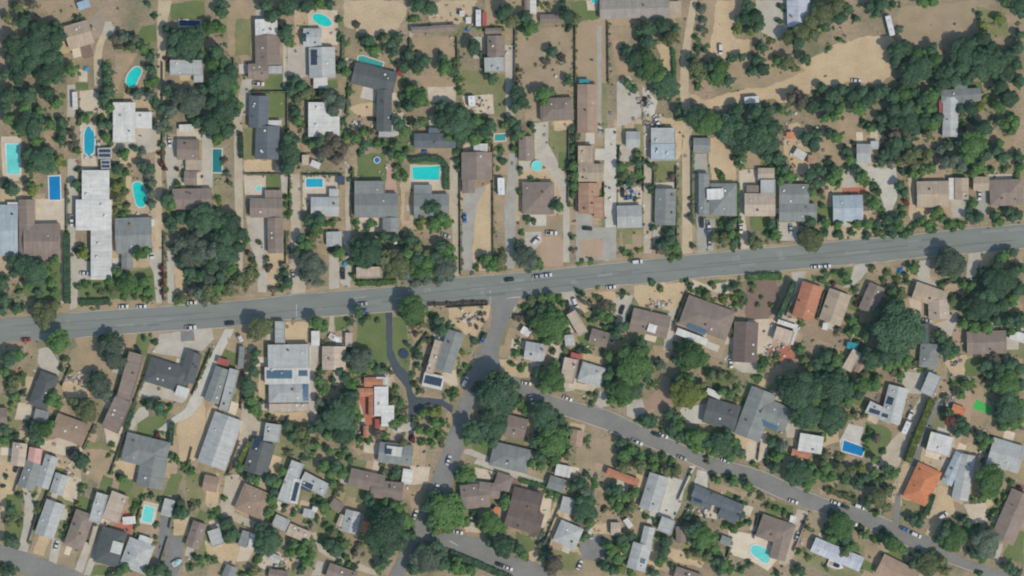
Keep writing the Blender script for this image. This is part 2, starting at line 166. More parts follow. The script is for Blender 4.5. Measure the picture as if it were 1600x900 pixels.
TR+=''',20 405 11d,36 415 14d,50 421 13d,60 431 11d,25 426 9d,61 409 8d,85 409 9m,75 425 10m,81 441 9m,45 446 9m,30 456 7m,60 456 9d,86 456 8m,5 440 11d,8 466 11d,3 486 9d,25 482 8d,36 478 5d,74 490 17o,60 478 10o,86 477 10o,70 506 10o,93 534 18m,131 396 10y,122 392 7b,140 401 7o,121 448 6m,133 443 7m,152 448 7m,160 456 6o,137 461 4d,135 473 5d,150 473 5d,165 472 5d,173 440 9m,186 426 9m,196 437 10m,178 456 8o,206 446 9m,216 452 8m,226 441 9m,231 456 8m,210 462 7d,225 466 7m,236 466 5m,195 462 7m,220 397 12m,229 391 8m,168 410 5d,253 418 6r,255 431 6r,254 444 6r,254 457 5r,282 381 11g,300 376 12g,316 386 12m,275 391 9g,291 401 13g,311 406 12d,285 413 9d,300 426 11d,316 431 11d,295 441 7d,300 456 9b,312 456 11g,286 466 9o,275 468 7m,320 471 9g,172 530 13d,186 537 12g,162 528 7d,225 528 5d,241 535 7d,
341 370 12d,360 370 12d,376 365 12d,331 391 12g,351 391 12d,371 386 12d,386 375 7m,331 415 13d,351 411 12d,345 431 11d,326 436 12g,366 401 9d,361 421 9m,376 436 11o,387 441 9o,391 425 7o,396 410 6o,388 395 5b,361 446 9o,341 451 11m,326 456 12o,336 466 10o,356 456 9o,406 380 5o,401 425 4o,416 405 5o,420 418 7b,440 412 5d,445 426 7d,451 441 8d,436 437 6d,440 451 7d,425 452 7b,470 375 9d,481 383 11m,491 370 8o,465 395 9d,475 411 12g,491 411 14g,486 426 14g,501 421 11g,476 431 9g,496 439 9g,530 395 10m,520 390 6d,556 380 11d,571 386 12d,586 381 12d,561 401 11m,581 406 11m,566 411 9m,550 410 7m,596 396 11d,601 411 11m,616 401 12o,631 411 12o,621 421 12m,606 431 7m,633 431 11g,636 396 11m,550 431 5m,560 441 5m,590 442 5m,601 370 9d,616 373 8d,627 376 7d,
408 513 18o,397 524 11o,495 503 13m,506 510 8m,560 488 10d,568 501 5d,545 501 6d,575 496 6o,590 501 5o,626 491 6o,635 537 5d,505 536 4o,646 484 20d,642 375 11d,652 386 11o,666 396 9o,651 406 12d,667 411 11m,681 401 11d,691 386 11d,701 391 11m,697 407 11m,706 404 8m,701 421 11g,690 431 11g,681 416 9m,656 426 12m,671 427 10m,646 421 11m,651 441 9g,667 437 9g,686 441 8g,701 433 8g,750 405 7o,760 404 10m,771 411 10m,781 406 9o,786 395 6o,745 418 6m,765 419 8m,780 416 7o,808 385 8d,816 391 11d,826 396 11g,831 407 13g,819 411 11g,841 411 9m,815 365 5m,826 419 7g,893 372 4d,893 390 4b,910 407 4m,925 406 4m,680 475 4b,700 474 4b,725 473 4b,740 472 4b,755 473 4b,683 501 9d,690 516 11d,701 511 7m,675 495 6m,660 506 8o,645 507 7o,650 521 7b,752 490 4b,755 501 4b,745 511 4b,740 531 7d,755 526 5d,670 531 7o,
830 470 8o,845 465 8m,860 462 8m,873 465 7m,879 475 6m,820 481 6m,815 495 6b,805 495 5b,831 491 9o,846 486 11d,861 486 11m,851 501 12d,866 496 12d,876 506 12m,861 516 13m,841 516 11m,871 526 10m,855 531 9m,835 505 9d,886 500 7m,886 516 6m,905 458 5m,935 465 7o,945 476 8b,940 491 9m,951 496 9m,930 496 7d,956 480 8o,956 512 7d,945 511 6m,810 535 5m,
975 392 6m,997 391 5y,985 400 4o,1030 391 8b,1037 384 9d,1048 375 10d,1056 386 9m,1046 365 8d,1052 401 7m,1060 402 5m,1047 407 4y,1082 383 5d,1115 370 9o,1130 376 11o,1145 379 9d,1141 368 9m,1151 365 7m,1175 377 9o,1183 381 10o,1200 365 7m,1211 368 9m,1255 371 9d,1265 376 12d,1271 383 12o,1279 370 10d,1033 450 6y,1018 440 7d,1078 445 5d,1080 453 5m,1072 440 5d,1112 445 5o,1095 456 7m,1105 461 8o,1110 471 5o,1135 451 7d,1148 445 7d,1156 458 6m,1160 469 7o,1145 465 5y,1130 469 7y,1165 472 5m,1150 476 6m,1176 446 6m,1176 456 4y,1206 477 5y,1190 465 4m,1184 476 4m,975 458 5d,970 511 11d,961 523 9d,1140 511 6d,1141 517 7o,1135 523 5o,1250 505 4m,1000 537 11d,1075 538 10d,1055 538 5m,
1290 363 7d,1310 366 7d,1330 362 7m,1355 366 7d,1370 362 7m,1395 366 8d,1411 368 8d,1421 362 6m,1460 360 6m,1490 358 6m,1305 425 5m,1320 432 8m,1326 441 6d,1290 425 6m,1283 438 6m,1302 443 5r,1363 418 6o,1385 425 5o,1380 438 6o,1400 436 7y,1415 430 6m,1425 420 8m,1430 412 5m,1418 441 6m,1395 456 9m,1408 459 10o,1400 467 8o,1470 400 11d,1481 407 14g,1496 416 12g,1486 427 11m,1501 405 8m,1480 441 7o,1470 445 6m,1505 445 9m,1516 449 9m,1525 436 5m,1488 471 8o,1493 462 7o,1482 488 4m,1540 431 12d,1555 416 12d,1566 401 11m,1581 395 9d,1551 451 14d,1571 441 14d,1581 425 12d,1591 451 12d,1530 461 12d,1511 476 11d,1526 486 12d,1546 481 14d,1566 476 12d,1581 466 11m,1505 506 10m,1521 511 10m,1541 511 11m,1556 501 9d,1575 501 11d,1591 506 11d,1580 516 8m,1596 495 9d,1596 420 8d,1335 451 5d,1340 465 4r,1337 476 5r,1386 481 12d,1371 491 11d,1396 491 14d,1411 496 16d,1381 511 14d,1401 521 16d,1421 521 14d,1361 511 9d,1330 501 8m,1336 516 8m,1325 521 7m,1351 526 9d,1426 505 11d,1340 536 7m,1310 516 7b,1470 526 11d,1481 536 9d,1455 531 7d'''
BL+=[
('small light grey shed north of the driveway with blue tarp','shed',[(510,374,534,373,23,'f','lgy')]),
('beige flat garage roof among dense roadside trees','garage',[(557,426,595,425,17,'f','bge')]),
('white strip roof beside the orange-tan courtyard','house',[(438,502,438,536,16,'f','lgy')]),
('white trailer roof east of the orange-tan courtyard','trailer',[(493,517,493,540,13,'f','wht')]),
('small white roof at the junction corner trees','shed',[(815,514,828,522,12,'f','wht')]),
('long pale tilted roof behind the cypress shadow','house',[(892,488,912,522,16,'f','bge')]),
('small cream roof beside the long pale tilted roof','shed',[(889,523,891,540,15,'f','lgy')]),
('brown house with white hatch south of sandy forecourt','house',[(986,498,1045,512,36,'g','gbr'),(1012,511,1025,515,13,'f','wht',4.6)]),
('big brown roof with blue solar strip and white rear awning','house',[(1068,483,1142,510,48,'h','gbr'),(1057,517,1104,535,11,'f','wht')]),
('bright terracotta house beside a concrete drive','house',[(1270,444,1253,498,34,'g','ter')]),
('beige flat roof framed by a white L canopy','house',[(1210,520,1238,529,22,'f','bge'),(1215,502,1246,512,7,'f','wht'),(1244,512,1235,538,8,'f','wht')]),
('tan gabled house east of the terracotta house','house',[(1313,456,1296,504,36,'g','tan')]),
('brown narrow house east of the tan gabled house','house',[(1371,446,1353,487,27,'g','gbr')]),
('tan cross-gabled house with round cream patio','house',[(1428,453,1477,470,28,'g','tan'),(1466,468,1467,498,33,'g','bge')]),
('grey-blue narrow roof south of the cream patio house','garage',[(1443,506,1443,537,17,'f','sla')]),
('pink-brown roof between dark tree masses','house',[(1510,536,1572,534,36,'g','gbr')]),
('white roof cut by the east edge south of trees','house',[(1578,522,1604,530,15,'f','wht')]),
('small white box near the tan gabled house','shed',[(1285,509,1294,511,11,'f','wht')]),
('teal shade canopy under the tree mass','canopy',[(1323,539,1340,542,11,'f','teal')]),
]
PT+=[
('patio','95 350,100 350,100 474,95 474'),('conc','109 395,119 400,143 410,143 436,122 438,120 480,109 484'),('lawn','60 412,95 410,94 474,40 465,30 450,55 440'),('lawn','120 438,168 436,168 466,124 468'),('lawn','165 430,240 418,242 468,168 468'),
('conc','228 398,250 392,252 474,244 474,240 430'),('conc','260 392,266 392,272 412,272 474,262 474'),('sand','272 418,288 420,286 450,274 460'),
('dirt','120 474,330 466,330 476,240 482,95 490,95 476'),('dirt','0 492,50 490,46 498,0 500'),('dirt','116 528,200 520,230 518,350 512,352 530,300 534,250 530,200 545,120 545'),
('conc','385 370,416 370,416 390,408 420,418 422,416 458,402 456,404 420,394 390'),('sand','416 392,448 398,448 412,432 420,434 440,420 460,416 430'),
('drive','452 412,466 414,478 446,476 462,455 462'),('dirt','490 360,510 362,512 400,498 396'),('conc','514 398,530 404,530 450,514 452'),('conc','535 362,546 362,547 448,540 450,530 440,542 420'),
('dirt','335 466,400 458,550 444,620 440,622 446,560 452,460 461,330 474'),('sand','446 503,480 502,480 540,446 541'),('dirt','352 512,432 503,434 540,400 545,352 540'),
('lawn','522 496,542 492,542 516,524 518'),('lawn','558 492,603 488,603 560,570 566,556 540'),('lawn','613 496,632 494,638 540,636 566,613 552'),('drive','515 494,522 494,522 518,512 522'),
('dirt','712 434,760 424,845 418,960 408,960 402,1240 378,1240 384,1050 404,900 419,720 436'),('brick2','846 370,872 368,880 380,880 416,850 416,842 392'),('concd','900 355,963 355,963 406,900 408'),('brick2','907 374,942 373,942 402,907 402'),
('conc','820 362,846 362,846 380,836 390,820 384'),('sand','700 478,766 476,764 495,744 525,726 522,716 512,704 506'),('dirt','640 494,668 494,674 520,676 540,650 540,640 520'),('conc','792 466,808 466,804 486,792 488'),('dirt','795 512,812 512,812 528,800 540,788 540'),
('dirt','865 460,960 446,1060 440,1180 428,1280 418,1290 424,1190 436,1060 448,960 456,890 468'),('conc','876 458,896 456,905 478,900 490,888 488,884 470'),('sand','928 456,960 456,968 480,950 488,934 480'),
('weeds','968 362,1004 362,1004 404,968 404'),('dirt','1007 394,1022 360,1040 380,1030 404,1008 404'),('sand','992 446,1068 440,1070 452,1056 486,1000 478,990 462'),
('conc','1020 362,1032 352,1032 372,1022 380'),('dirt','1062 352,1086 352,1086 396,1062 402'),('conc','962 466,980 460,990 462,972 520,960 520'),
('patio','1082 436,1106 446,1138 440,1140 460,1120 458,1096 446,1082 452'),('lawn','1110 438,1136 436,1136 450,1112 448'),('mulch','1166 440,1214 438,1218 470,1200 500,1164 498,1166 470'),('patio','1164 500,1212 498,1210 530,1196 552,1182 540,1180 520,1166 516'),
('conc','1236 426,1260 424,1252 448,1228 496,1216 494,1224 468,1240 440'),('patio','1226 494,1252 500,1246 512,1218 500'),('dirt','1280 418,1440 406,1440 412,1290 424'),
('conc','1336 414,1357 412,1356 424,1346 436,1332 448,1316 450,1328 440'),('conc','1436 408,1453 405,1454 436,1464 446,1450 448,1434 436'),('dirt','1362 412,1390 408,1400 424,1380 432,1364 424'),('conc','1514 396,1535 394,1528 420,1522 438,1510 438'),('sand','1536 394,1560 392,1552 408,1536 430,1528 438'),
('patio','1420 466,1440 466,1440 490,1424 486'),('conc','1494 486,1496 500,1486 528,1474 514,1455 508,1480 500'),('dirt','1410 478,1440 492,1450 500,1438 506,1416 492'),('dirt','1580 396,1600 392,1600 420,1584 414'),('dirt','1590 470,1600 476,1600 492,1586 488'),
('brick2','1490 515,1504 520,1502 534,1488 530'),('lawn','1296 420,1332 418,1330 446,1316 446,1300 440'),('drive','1328 408,1336 406,1336 414,1328 416'),
]
TR+=''',15 560 14d,30 555 11m,10 581 9m,176 560 16g,187 566 12g,25 596 11o,20 607 9o,35 589 6m,22 621 8m,36 615 6d,18 631 5m,100 561 6d,96 575 5d,150 590 12d,155 606 16g,166 616 11g,145 601 8d,130 636 16o,141 646 12d,120 629 10o,85 618 10m,80 626 11m,91 631 8m,78 610 5d,60 668 12d,71 671 13m,55 681 11d,81 665 9m,62 691 8m,45 662 7d,10 671 9d,8 686 7m,12 655 5d,25 681 7d,235 632 9d,250 636 11d,256 646 7m,266 636 6m,225 630 5d,268 711 6m,276 716 6m,110 706 7b,125 714 9d,136 718 7d,176 696 5m,170 712 4m,205 650 4g,198 666 4g,246 679 6r,
400 550 8d,398 565 9d,395 580 9d,390 596 10d,388 611 11d,391 626 10m,396 641 9m,404 646 6m,385 622 7d,420 653 6o,426 656 5r,410 627 5d,502 580 7m,501 596 9m,506 611 8m,498 626 8g,501 641 7d,530 580 8d,545 561 9d,561 560 13g,576 556 11g,556 576 11m,540 591 9d,551 601 8m,520 596 6m,545 546 7d,590 576 8d,601 575 7d,580 570 8m,610 581 5o,570 586 5m,540 611 5m,525 628 11d,541 625 9d,530 641 12d,551 641 11m,515 641 7m,536 656 12d,516 661 12d,501 666 11d,551 666 11d,546 681 11d,526 681 11d,511 681 9m,561 651 8m,450 665 9d,456 681 9d,471 676 11o,486 671 9d,465 691 9o,481 696 11o,496 696 8m,450 706 6o,488 708 6m,475 716 7d,515 705 8m,531 712 7m,546 716 6d,540 701 6m,590 679 8b,601 681 7m,561 686 7m,575 691 6m,616 661 8m,628 656 7m,616 626 8o,626 631 8m,612 613 6o,620 605 5m,629 641 7b,618 646 5m,556 616 8d,631 691 8o,625 701 7m,
765 600 20d,786 611 18d,756 621 16d,775 631 20d,791 636 14d,765 646 14d,750 606 14d,775 661 12d,781 676 11d,770 691 11d,738 671 14d,730 665 11d,746 681 12d,730 686 9m,756 691 9m,820 641 8m,810 632 8m,815 622 6d,855 591 14d,866 585 14m,871 601 12m,851 606 11m,840 581 9d,866 571 9m,815 576 7m,800 569 6m,806 551 6m,865 548 6d,882 546 7o,905 546 7d,916 549 6d,900 558 4r,850 641 12d,840 656 12d,861 651 13d,876 656 9d,851 671 13m,866 681 12m,881 676 11m,835 691 11d,850 697 12d,871 701 12m,886 696 7m,845 713 11d,866 717 12m,886 711 8o,845 630 6m,708 620 7m,710 610 5m,700 613 4d,722 550 6y,727 571 5m,720 581 5m,655 556 8d,652 571 6d,645 586 5m,648 601 7o,655 611 5o,660 646 8m,676 645 9y,686 641 6y,650 656 6o,680 661 9m,691 661 7m,655 671 8m,671 676 8m,686 681 7m,661 691 7m,645 686 6r,690 691 6o,675 691 6m,951 556 9m,955 576 10d,953 605 12d,950 590 9m,925 631 5o,922 617 5o,930 616 4d,955 626 9m,915 690 5o,
985 556 16d,1001 550 14m,970 571 9m,990 576 16m,1006 571 12m,981 596 16m,970 611 14d,990 611 14d,976 626 11m,1010 591 9d,1016 580 7m,1030 570 8g,1020 601 5m,1065 545 9m,1070 556 14d,1081 561 14m,1096 561 12m,1060 566 9d,1086 546 11m,1060 591 11d,1076 591 11m,1065 611 11y,1081 606 12y,1091 616 11y,1070 621 11y,1076 631 9y,1096 601 8o,1060 621 7d,1111 586 9o,1126 586 9o,1141 591 8o,1130 611 8m,1141 616 8m,1151 621 6o,1152 606 7m,1120 606 5d,1165 631 5m,1190 576 8m,1196 566 7m,1185 591 7m,1215 558 6m,1250 546 8m,1256 561 8o,1245 591 16d,1230 606 14d,1256 611 16d,1271 596 14d,1271 621 16m,1241 626 12d,1256 636 14d,1276 641 12d,1250 651 11d,1266 661 11d,1221 596 11d,1265 576 9o,1276 571 11d,1010 655 11d,1019 659 9d,1000 656 6m,1045 646 10d,1056 651 9d,1050 671 11d,1061 666 10m,1066 681 11d,1081 676 11m,1096 681 11m,1106 691 11d,1090 697 11m,1120 686 11d,1136 681 11d,1146 691 11m,1130 701 11m,1151 701 11d,1115 706 10m,1141 713 9m,1156 711 7m,1105 716 5o,1035 672 5m,970 691 9d,986 701 9m,975 712 11m,1001 713 9m,1020 715 8m,1036 713 7m,1205 691 9d,1221 696 10g,1215 712 10m,1200 713 7m,1275 706 6m,
1290 556 11d,1306 561 11m,1295 576 11d,1311 581 9d,1290 601 16d,1311 606 14d,1326 611 12d,1346 601 12m,1341 616 12d,1366 601 11m,1371 590 8o,1351 586 8o,1360 575 8o,1300 621 14d,1285 631 12d,1306 641 14d,1326 626 9m,1290 651 14d,1311 656 11d,1296 671 11d,1325 651 8o,1336 646 6o,1350 649 5o,1286 686 7m,1360 560 16d,1381 556 16d,1401 550 16d,1416 561 11m,1401 566 11m,1386 571 11m,1430 566 6o,1420 571 7o,1440 573 5m,1395 581 8b,1406 586 8m,1476 548 11d,1491 546 9d,1485 556 8m,1540 570 11d,1555 560 9b,1561 576 12d,1545 586 9d,1576 571 12d,1591 576 11d,1576 591 12m,1591 601 11d,1560 601 11m,1571 616 11d,1560 631 11d,1576 641 12m,1591 631 11m,1560 651 11d,1581 661 11m,1566 666 9m,1593 656 9m,1535 590 5r,1545 606 5m,1510 601 9m,1501 616 9m,1490 601 6m,1515 606 5d,1475 620 7g,1480 646 9d,1486 656 10r,1501 661 11d,1506 671 11d,1495 676 9d,1476 641 7d,1530 681 9d,1541 687 9m,1535 696 8m,1360 675 7m,1369 684 8b,1355 686 7m,1290 710 8o,1311 715 7o,1365 716 8m,1380 706 6m,1355 701 5m'''
BL+=[
('dark slate roof with vents between lawn tree and patio','house',[(79,584,59,636,31,'h','dgy'),(54,647,76,652,18,'f','gry')]),
('long narrow brown building running down the slope','building',[(214,552,194,624,24,'f','gbr'),(194,624,172,672,29,'f','gbr')]),
('white box on the edge of the long narrow building','shed',[(202,625,199,636,9,'f','wht')]),
('charcoal U-shaped house beside the winding pale driveway','house',[(230,576,296,597,40,'h','dgy'),(305,551,291,597,25,'g','dgy'),(276,609,295,615,16,'f','wht',4.6)]),
('mid grey house south of the round green lawn','house',[(194,697,262,714,46,'h','gry'),(243,712,233,762,42,'g','gry')]),
('brown house south of the olive tree clump','house',[(85,662,135,680,36,'g','brn')]),
('small pink-roofed house in the garden','house',[(57,700,53,724,21,'g','pnk')]),
('pink-grey roof west of the small pink roof','house',[(32,692,28,728,23,'g','bge')]),
('grey and white twin-strip roof beside sandy driveway','house',[(349,575,330,628,24,'g','gry'),(367,577,350,642,16,'f','lgy')]),
('red awning north of the twin-strip roof','awning',[(340,563,358,568,10,'f','red')]),
('grey parked trailer roof by the sandy driveway','trailer',[(379,541,376,575,9,'f','gry')]),
('large pale grey house with stained flat roof by sandy yard','house',[(358,650,330,728,46,'g','lgy')]),
('big pale square house with blue rooftop solar arrays','house',[(419,557,484,556,37,'f','lgy'),(414,587,484,586,27,'f','wht'),(420,614,484,613,34,'h','lgy'),(421,638,484,637,14,'f','bge')]),
('beige square house west of the big lawn','house',[(522,541,522,578,37,'g','bge'),(545,520,545,542,11,'f','bge')]),
('white villa with terracotta tiled sections','villa',[(569,597,599,597,15,'g','ter'),(588,600,606,600,22,'f','wht'),(556,613,586,613,13,'g','ter'),(581,618,581,652,10,'g','ter'),(596,604,596,650,22,'f','wht'),(606,633,606,666,20,'f','wht'),(572,665,572,684,8,'g','ter')]),
('slate house with light upper roof and lime hedge','house',[(428,662,424,690,25,'f','lgy'),(413,690,398,740,38,'g','dgy')]),
('long grey tilted house beside the sloping street','house',[(713,518,692,580,28,'g','gry'),(686,532,671,584,13,'f','bge')]),
('dark-panelled solar carport south of the tilted grey house','carport',[(661,592,693,599,22,'f','wht')]),
('small grey-white house north of the dark corner tree','house',[(820,547,852,552,28,'g','lgy')]),
('light grey house with dark rooftop square','house',[(906,580,943,591,32,'h','lgy')]),
('pale forecourt roof west of the light grey house','house',[(893,560,885,598,22,'f','bge')]),
('brown house squeezed between two big tree clumps','house',[(790,664,822,672,34,'g','gbr')]),
('grey-green roof south of the giant dark tree','house',[(768,708,828,722,38,'h','gry')]),
('small tan shed at the edge of a dry yard','shed',[(903,672,899,697,20,'g','brn')]),
('dark brown roof west of the L-canopied beige roof','house',[(1166,503,1163,566,38,'g','dbr')]),
('dark grey house with white forecourt','house',[(1102,640,1152,654,40,'g','dgy'),(1104,610,1126,620,10,'f','wht')]),
('large grey angular house with blue solar strip','house',[(1194,610,1166,684,42,'g','gry'),(1190,640,1232,658,40,'g','gry')]),
('white roof with terracotta patio strip','house',[(1248,690,1285,696,28,'f','wht'),(1237,706,1264,712,11,'g','ter')]),
('beige and brown twin roof beside teal canopy','house',[(1339,549,1322,578,16,'f','bge'),(1348,557,1340,582,13,'g','brn')]),
('grey hipped house north of white angular house','house',[(1453,537,1450,574,30,'h','gry')]),
('white angular house with dark roof panels','house',[(1404,604,1390,660,32,'g','lgy'),(1355,635,1394,654,20,'f','lgy')]),
('long white flat garage beside the yellow-green hedge','garage',[(1461,585,1447,617,22,'f','lgy')]),
('weathered white square house east of the grey drive','house',[(1450,689,1487,699,31,'f','wht')]),
('orange tarp-roofed shed by the dark red tree','shed',[(1487,637,1507,645,15,'g','org')]),
('large light grey roof at the south-east edge','house',[(1546,704,1596,719,44,'g','lgy')]),
]
PT+=[
('dirt','112 545,156 528,160 560,155 585,130 585,100 600,98 580'),('sand','100 585,140 585,140 620,105 625,96 605'),('conc','60 545,76 542,94 570,92 586,66 578,58 566'),('sand','40 585,52 590,44 615,38 612'),
('patio','28 630,44 630,54 646,42 656,22 656'),('dirt','86 636,104 634,110 650,140 662,128 698,92 692,80 660'),('patio','66 690,95 684,130 700,126 712,98 712,60 700'),
('conc','230 594,276 612,292 624,284 630,250 622,216 620,218 606'),('concl','352 514,366 514,338 570,312 634,298 650,270 664,256 676,246 672,262 658,288 640,302 612,326 560'),('sand','300 628,320 612,320 690,304 720,280 720,276 664'),
('lawn','214 658,232 650,256 650,258 662,242 674,240 682,212 682'),('conc','218 636,230 636,232 650,214 662,206 676,198 674,208 650'),('drylawn','254 672,272 662,270 690,262 690'),
('patio','162 666,186 666,196 664,186 696,166 692'),('drylawn','136 690,172 690,170 720,140 720'),('sand','196 640,204 644,186 690,176 720,170 718,182 680'),
('dirt','340 540,368 540,364 566,340 562'),('sand','384 540,400 540,398 570,386 600,384 630,378 620,380 580'),('drive','378 630,386 640,402 656,416 662,412 682,392 680,380 700,368 724,360 722,374 680'),('sand','322 645,338 626,340 640,330 680,322 690'),
('conc','484 540,498 540,494 580,492 630,486 650,484 640'),('sand','404 585,414 585,418 630,404 630'),('sand','424 645,484 643,482 660,430 656'),('conc','484 632,498 630,492 658,484 658'),('dirt','510 608,532 600,542 616,520 622'),
('lawn','540 540,606 540,606 584,560 590,540 570'),('lawn','614 540,660 540,650 580,636 586,622 566'),('asph','602 488,613 488,613 546,622 566,640 586,644 612,650 620,690 624,708 634,706 646,690 634,664 632,648 652,646 690,638 690,638 630,634 606,616 584,604 556'),
('dirt','548 696,590 690,596 706,560 712'),('conc','568 585,606 584,612 602,606 604,600 588,570 590'),('patio','560 618,578 618,578 664,564 664'),('sand','600 700,620 690,630 712,600 720'),('conc','610 668,640 660,652 660,650 668,618 682'),
('sand','778 560,826 570,826 590,800 590,780 582,770 572'),('dirt','770 540,800 540,792 560,784 560'),('patio','680 586,712 578,716 602,706 604,694 596'),('lawn','714 570,726 570,722 590,712 592'),
('lawn','736 692,764 688,766 714,738 704'),('conc','726 702,738 702,768 716,764 722,724 708'),('dirt','700 640,708 650,698 680,690 690,688 670'),('conc','876 560,906 560,898 610,884 612,878 590'),('patio','890 596,934 604,926 612,888 606'),
('conc','936 612,944 610,952 634,938 638,930 632'),('weeds','902 690,960 680,956 745,898 742'),('sand','890 660,915 665,912 690,892 680'),('dirt','890 540,920 540,920 556,890 556'),
('brickb','1030 586,1046 590,1046 612,1060 632,1060 638,1004 640,1014 622,1026 610'),('conc','978 628,1004 624,1008 644,994 656,980 650'),('dirt','1020 540,1052 540,1046 565,1024 570'),
('drylawn','1098 574,1150 576,1150 600,1104 606'),('concl','1064 638,1104 632,1104 662,1076 658'),('conc','1130 560,1146 550,1146 566,1184 566,1182 584,1160 582,1140 570'),('patio','1176 680,1198 674,1200 710,1186 722,1166 720,1166 690'),
('dirt','1196 580,1220 570,1226 584,1206 600,1196 604'),('terra','1200 545,1240 540,1244 560,1220 565,1204 560'),('conc','1186 540,1202 540,1196 556,1184 552'),('conc','1226 660,1250 664,1244 684,1230 684'),
('dirt','1310 548,1318 548,1314 576,1308 574'),('sand','1476 566,1510 554,1520 566,1506 588,1490 588'),('lawn','1510 562,1534 556,1530 586,1506 590'),('dirt','1464 590,1486 600,1496 612,1484 624,1464 616'),
('conc','1414 580,1444 584,1440 616,1418 614,1410 598'),('drive','1440 616,1452 620,1436 656,1420 690,1404 730,1370 730,1384 700,1410 670'),('asph2','1460 622,1470 630,1456 664,1442 700,1436 730,1420 728,1438 690,1450 656'),
('lawn','1352 660,1380 664,1394 676,1392 694,1374 714,1350 714'),('concl','1326 662,1350 668,1344 696,1316 690,1314 704,1312 690'),('dirt','1500 620,1530 600,1550 630,1545 650,1520 690,1500 700,1506 670'),('dirt','1580 680,1600 676,1600 700,1586 694'),
('turf','1526 624,1552 636,1548 648,1520 638'),('dirt','1520 540,1580 556,1600 560,1600 580,1570 555'),('sand','1284 680,1308 672,1312 690,1284 700'),
]
PO+=[('rect','vivid blue pool south of the white angular house','1319 688,1352 700,1347 713,1316 704','vb')]
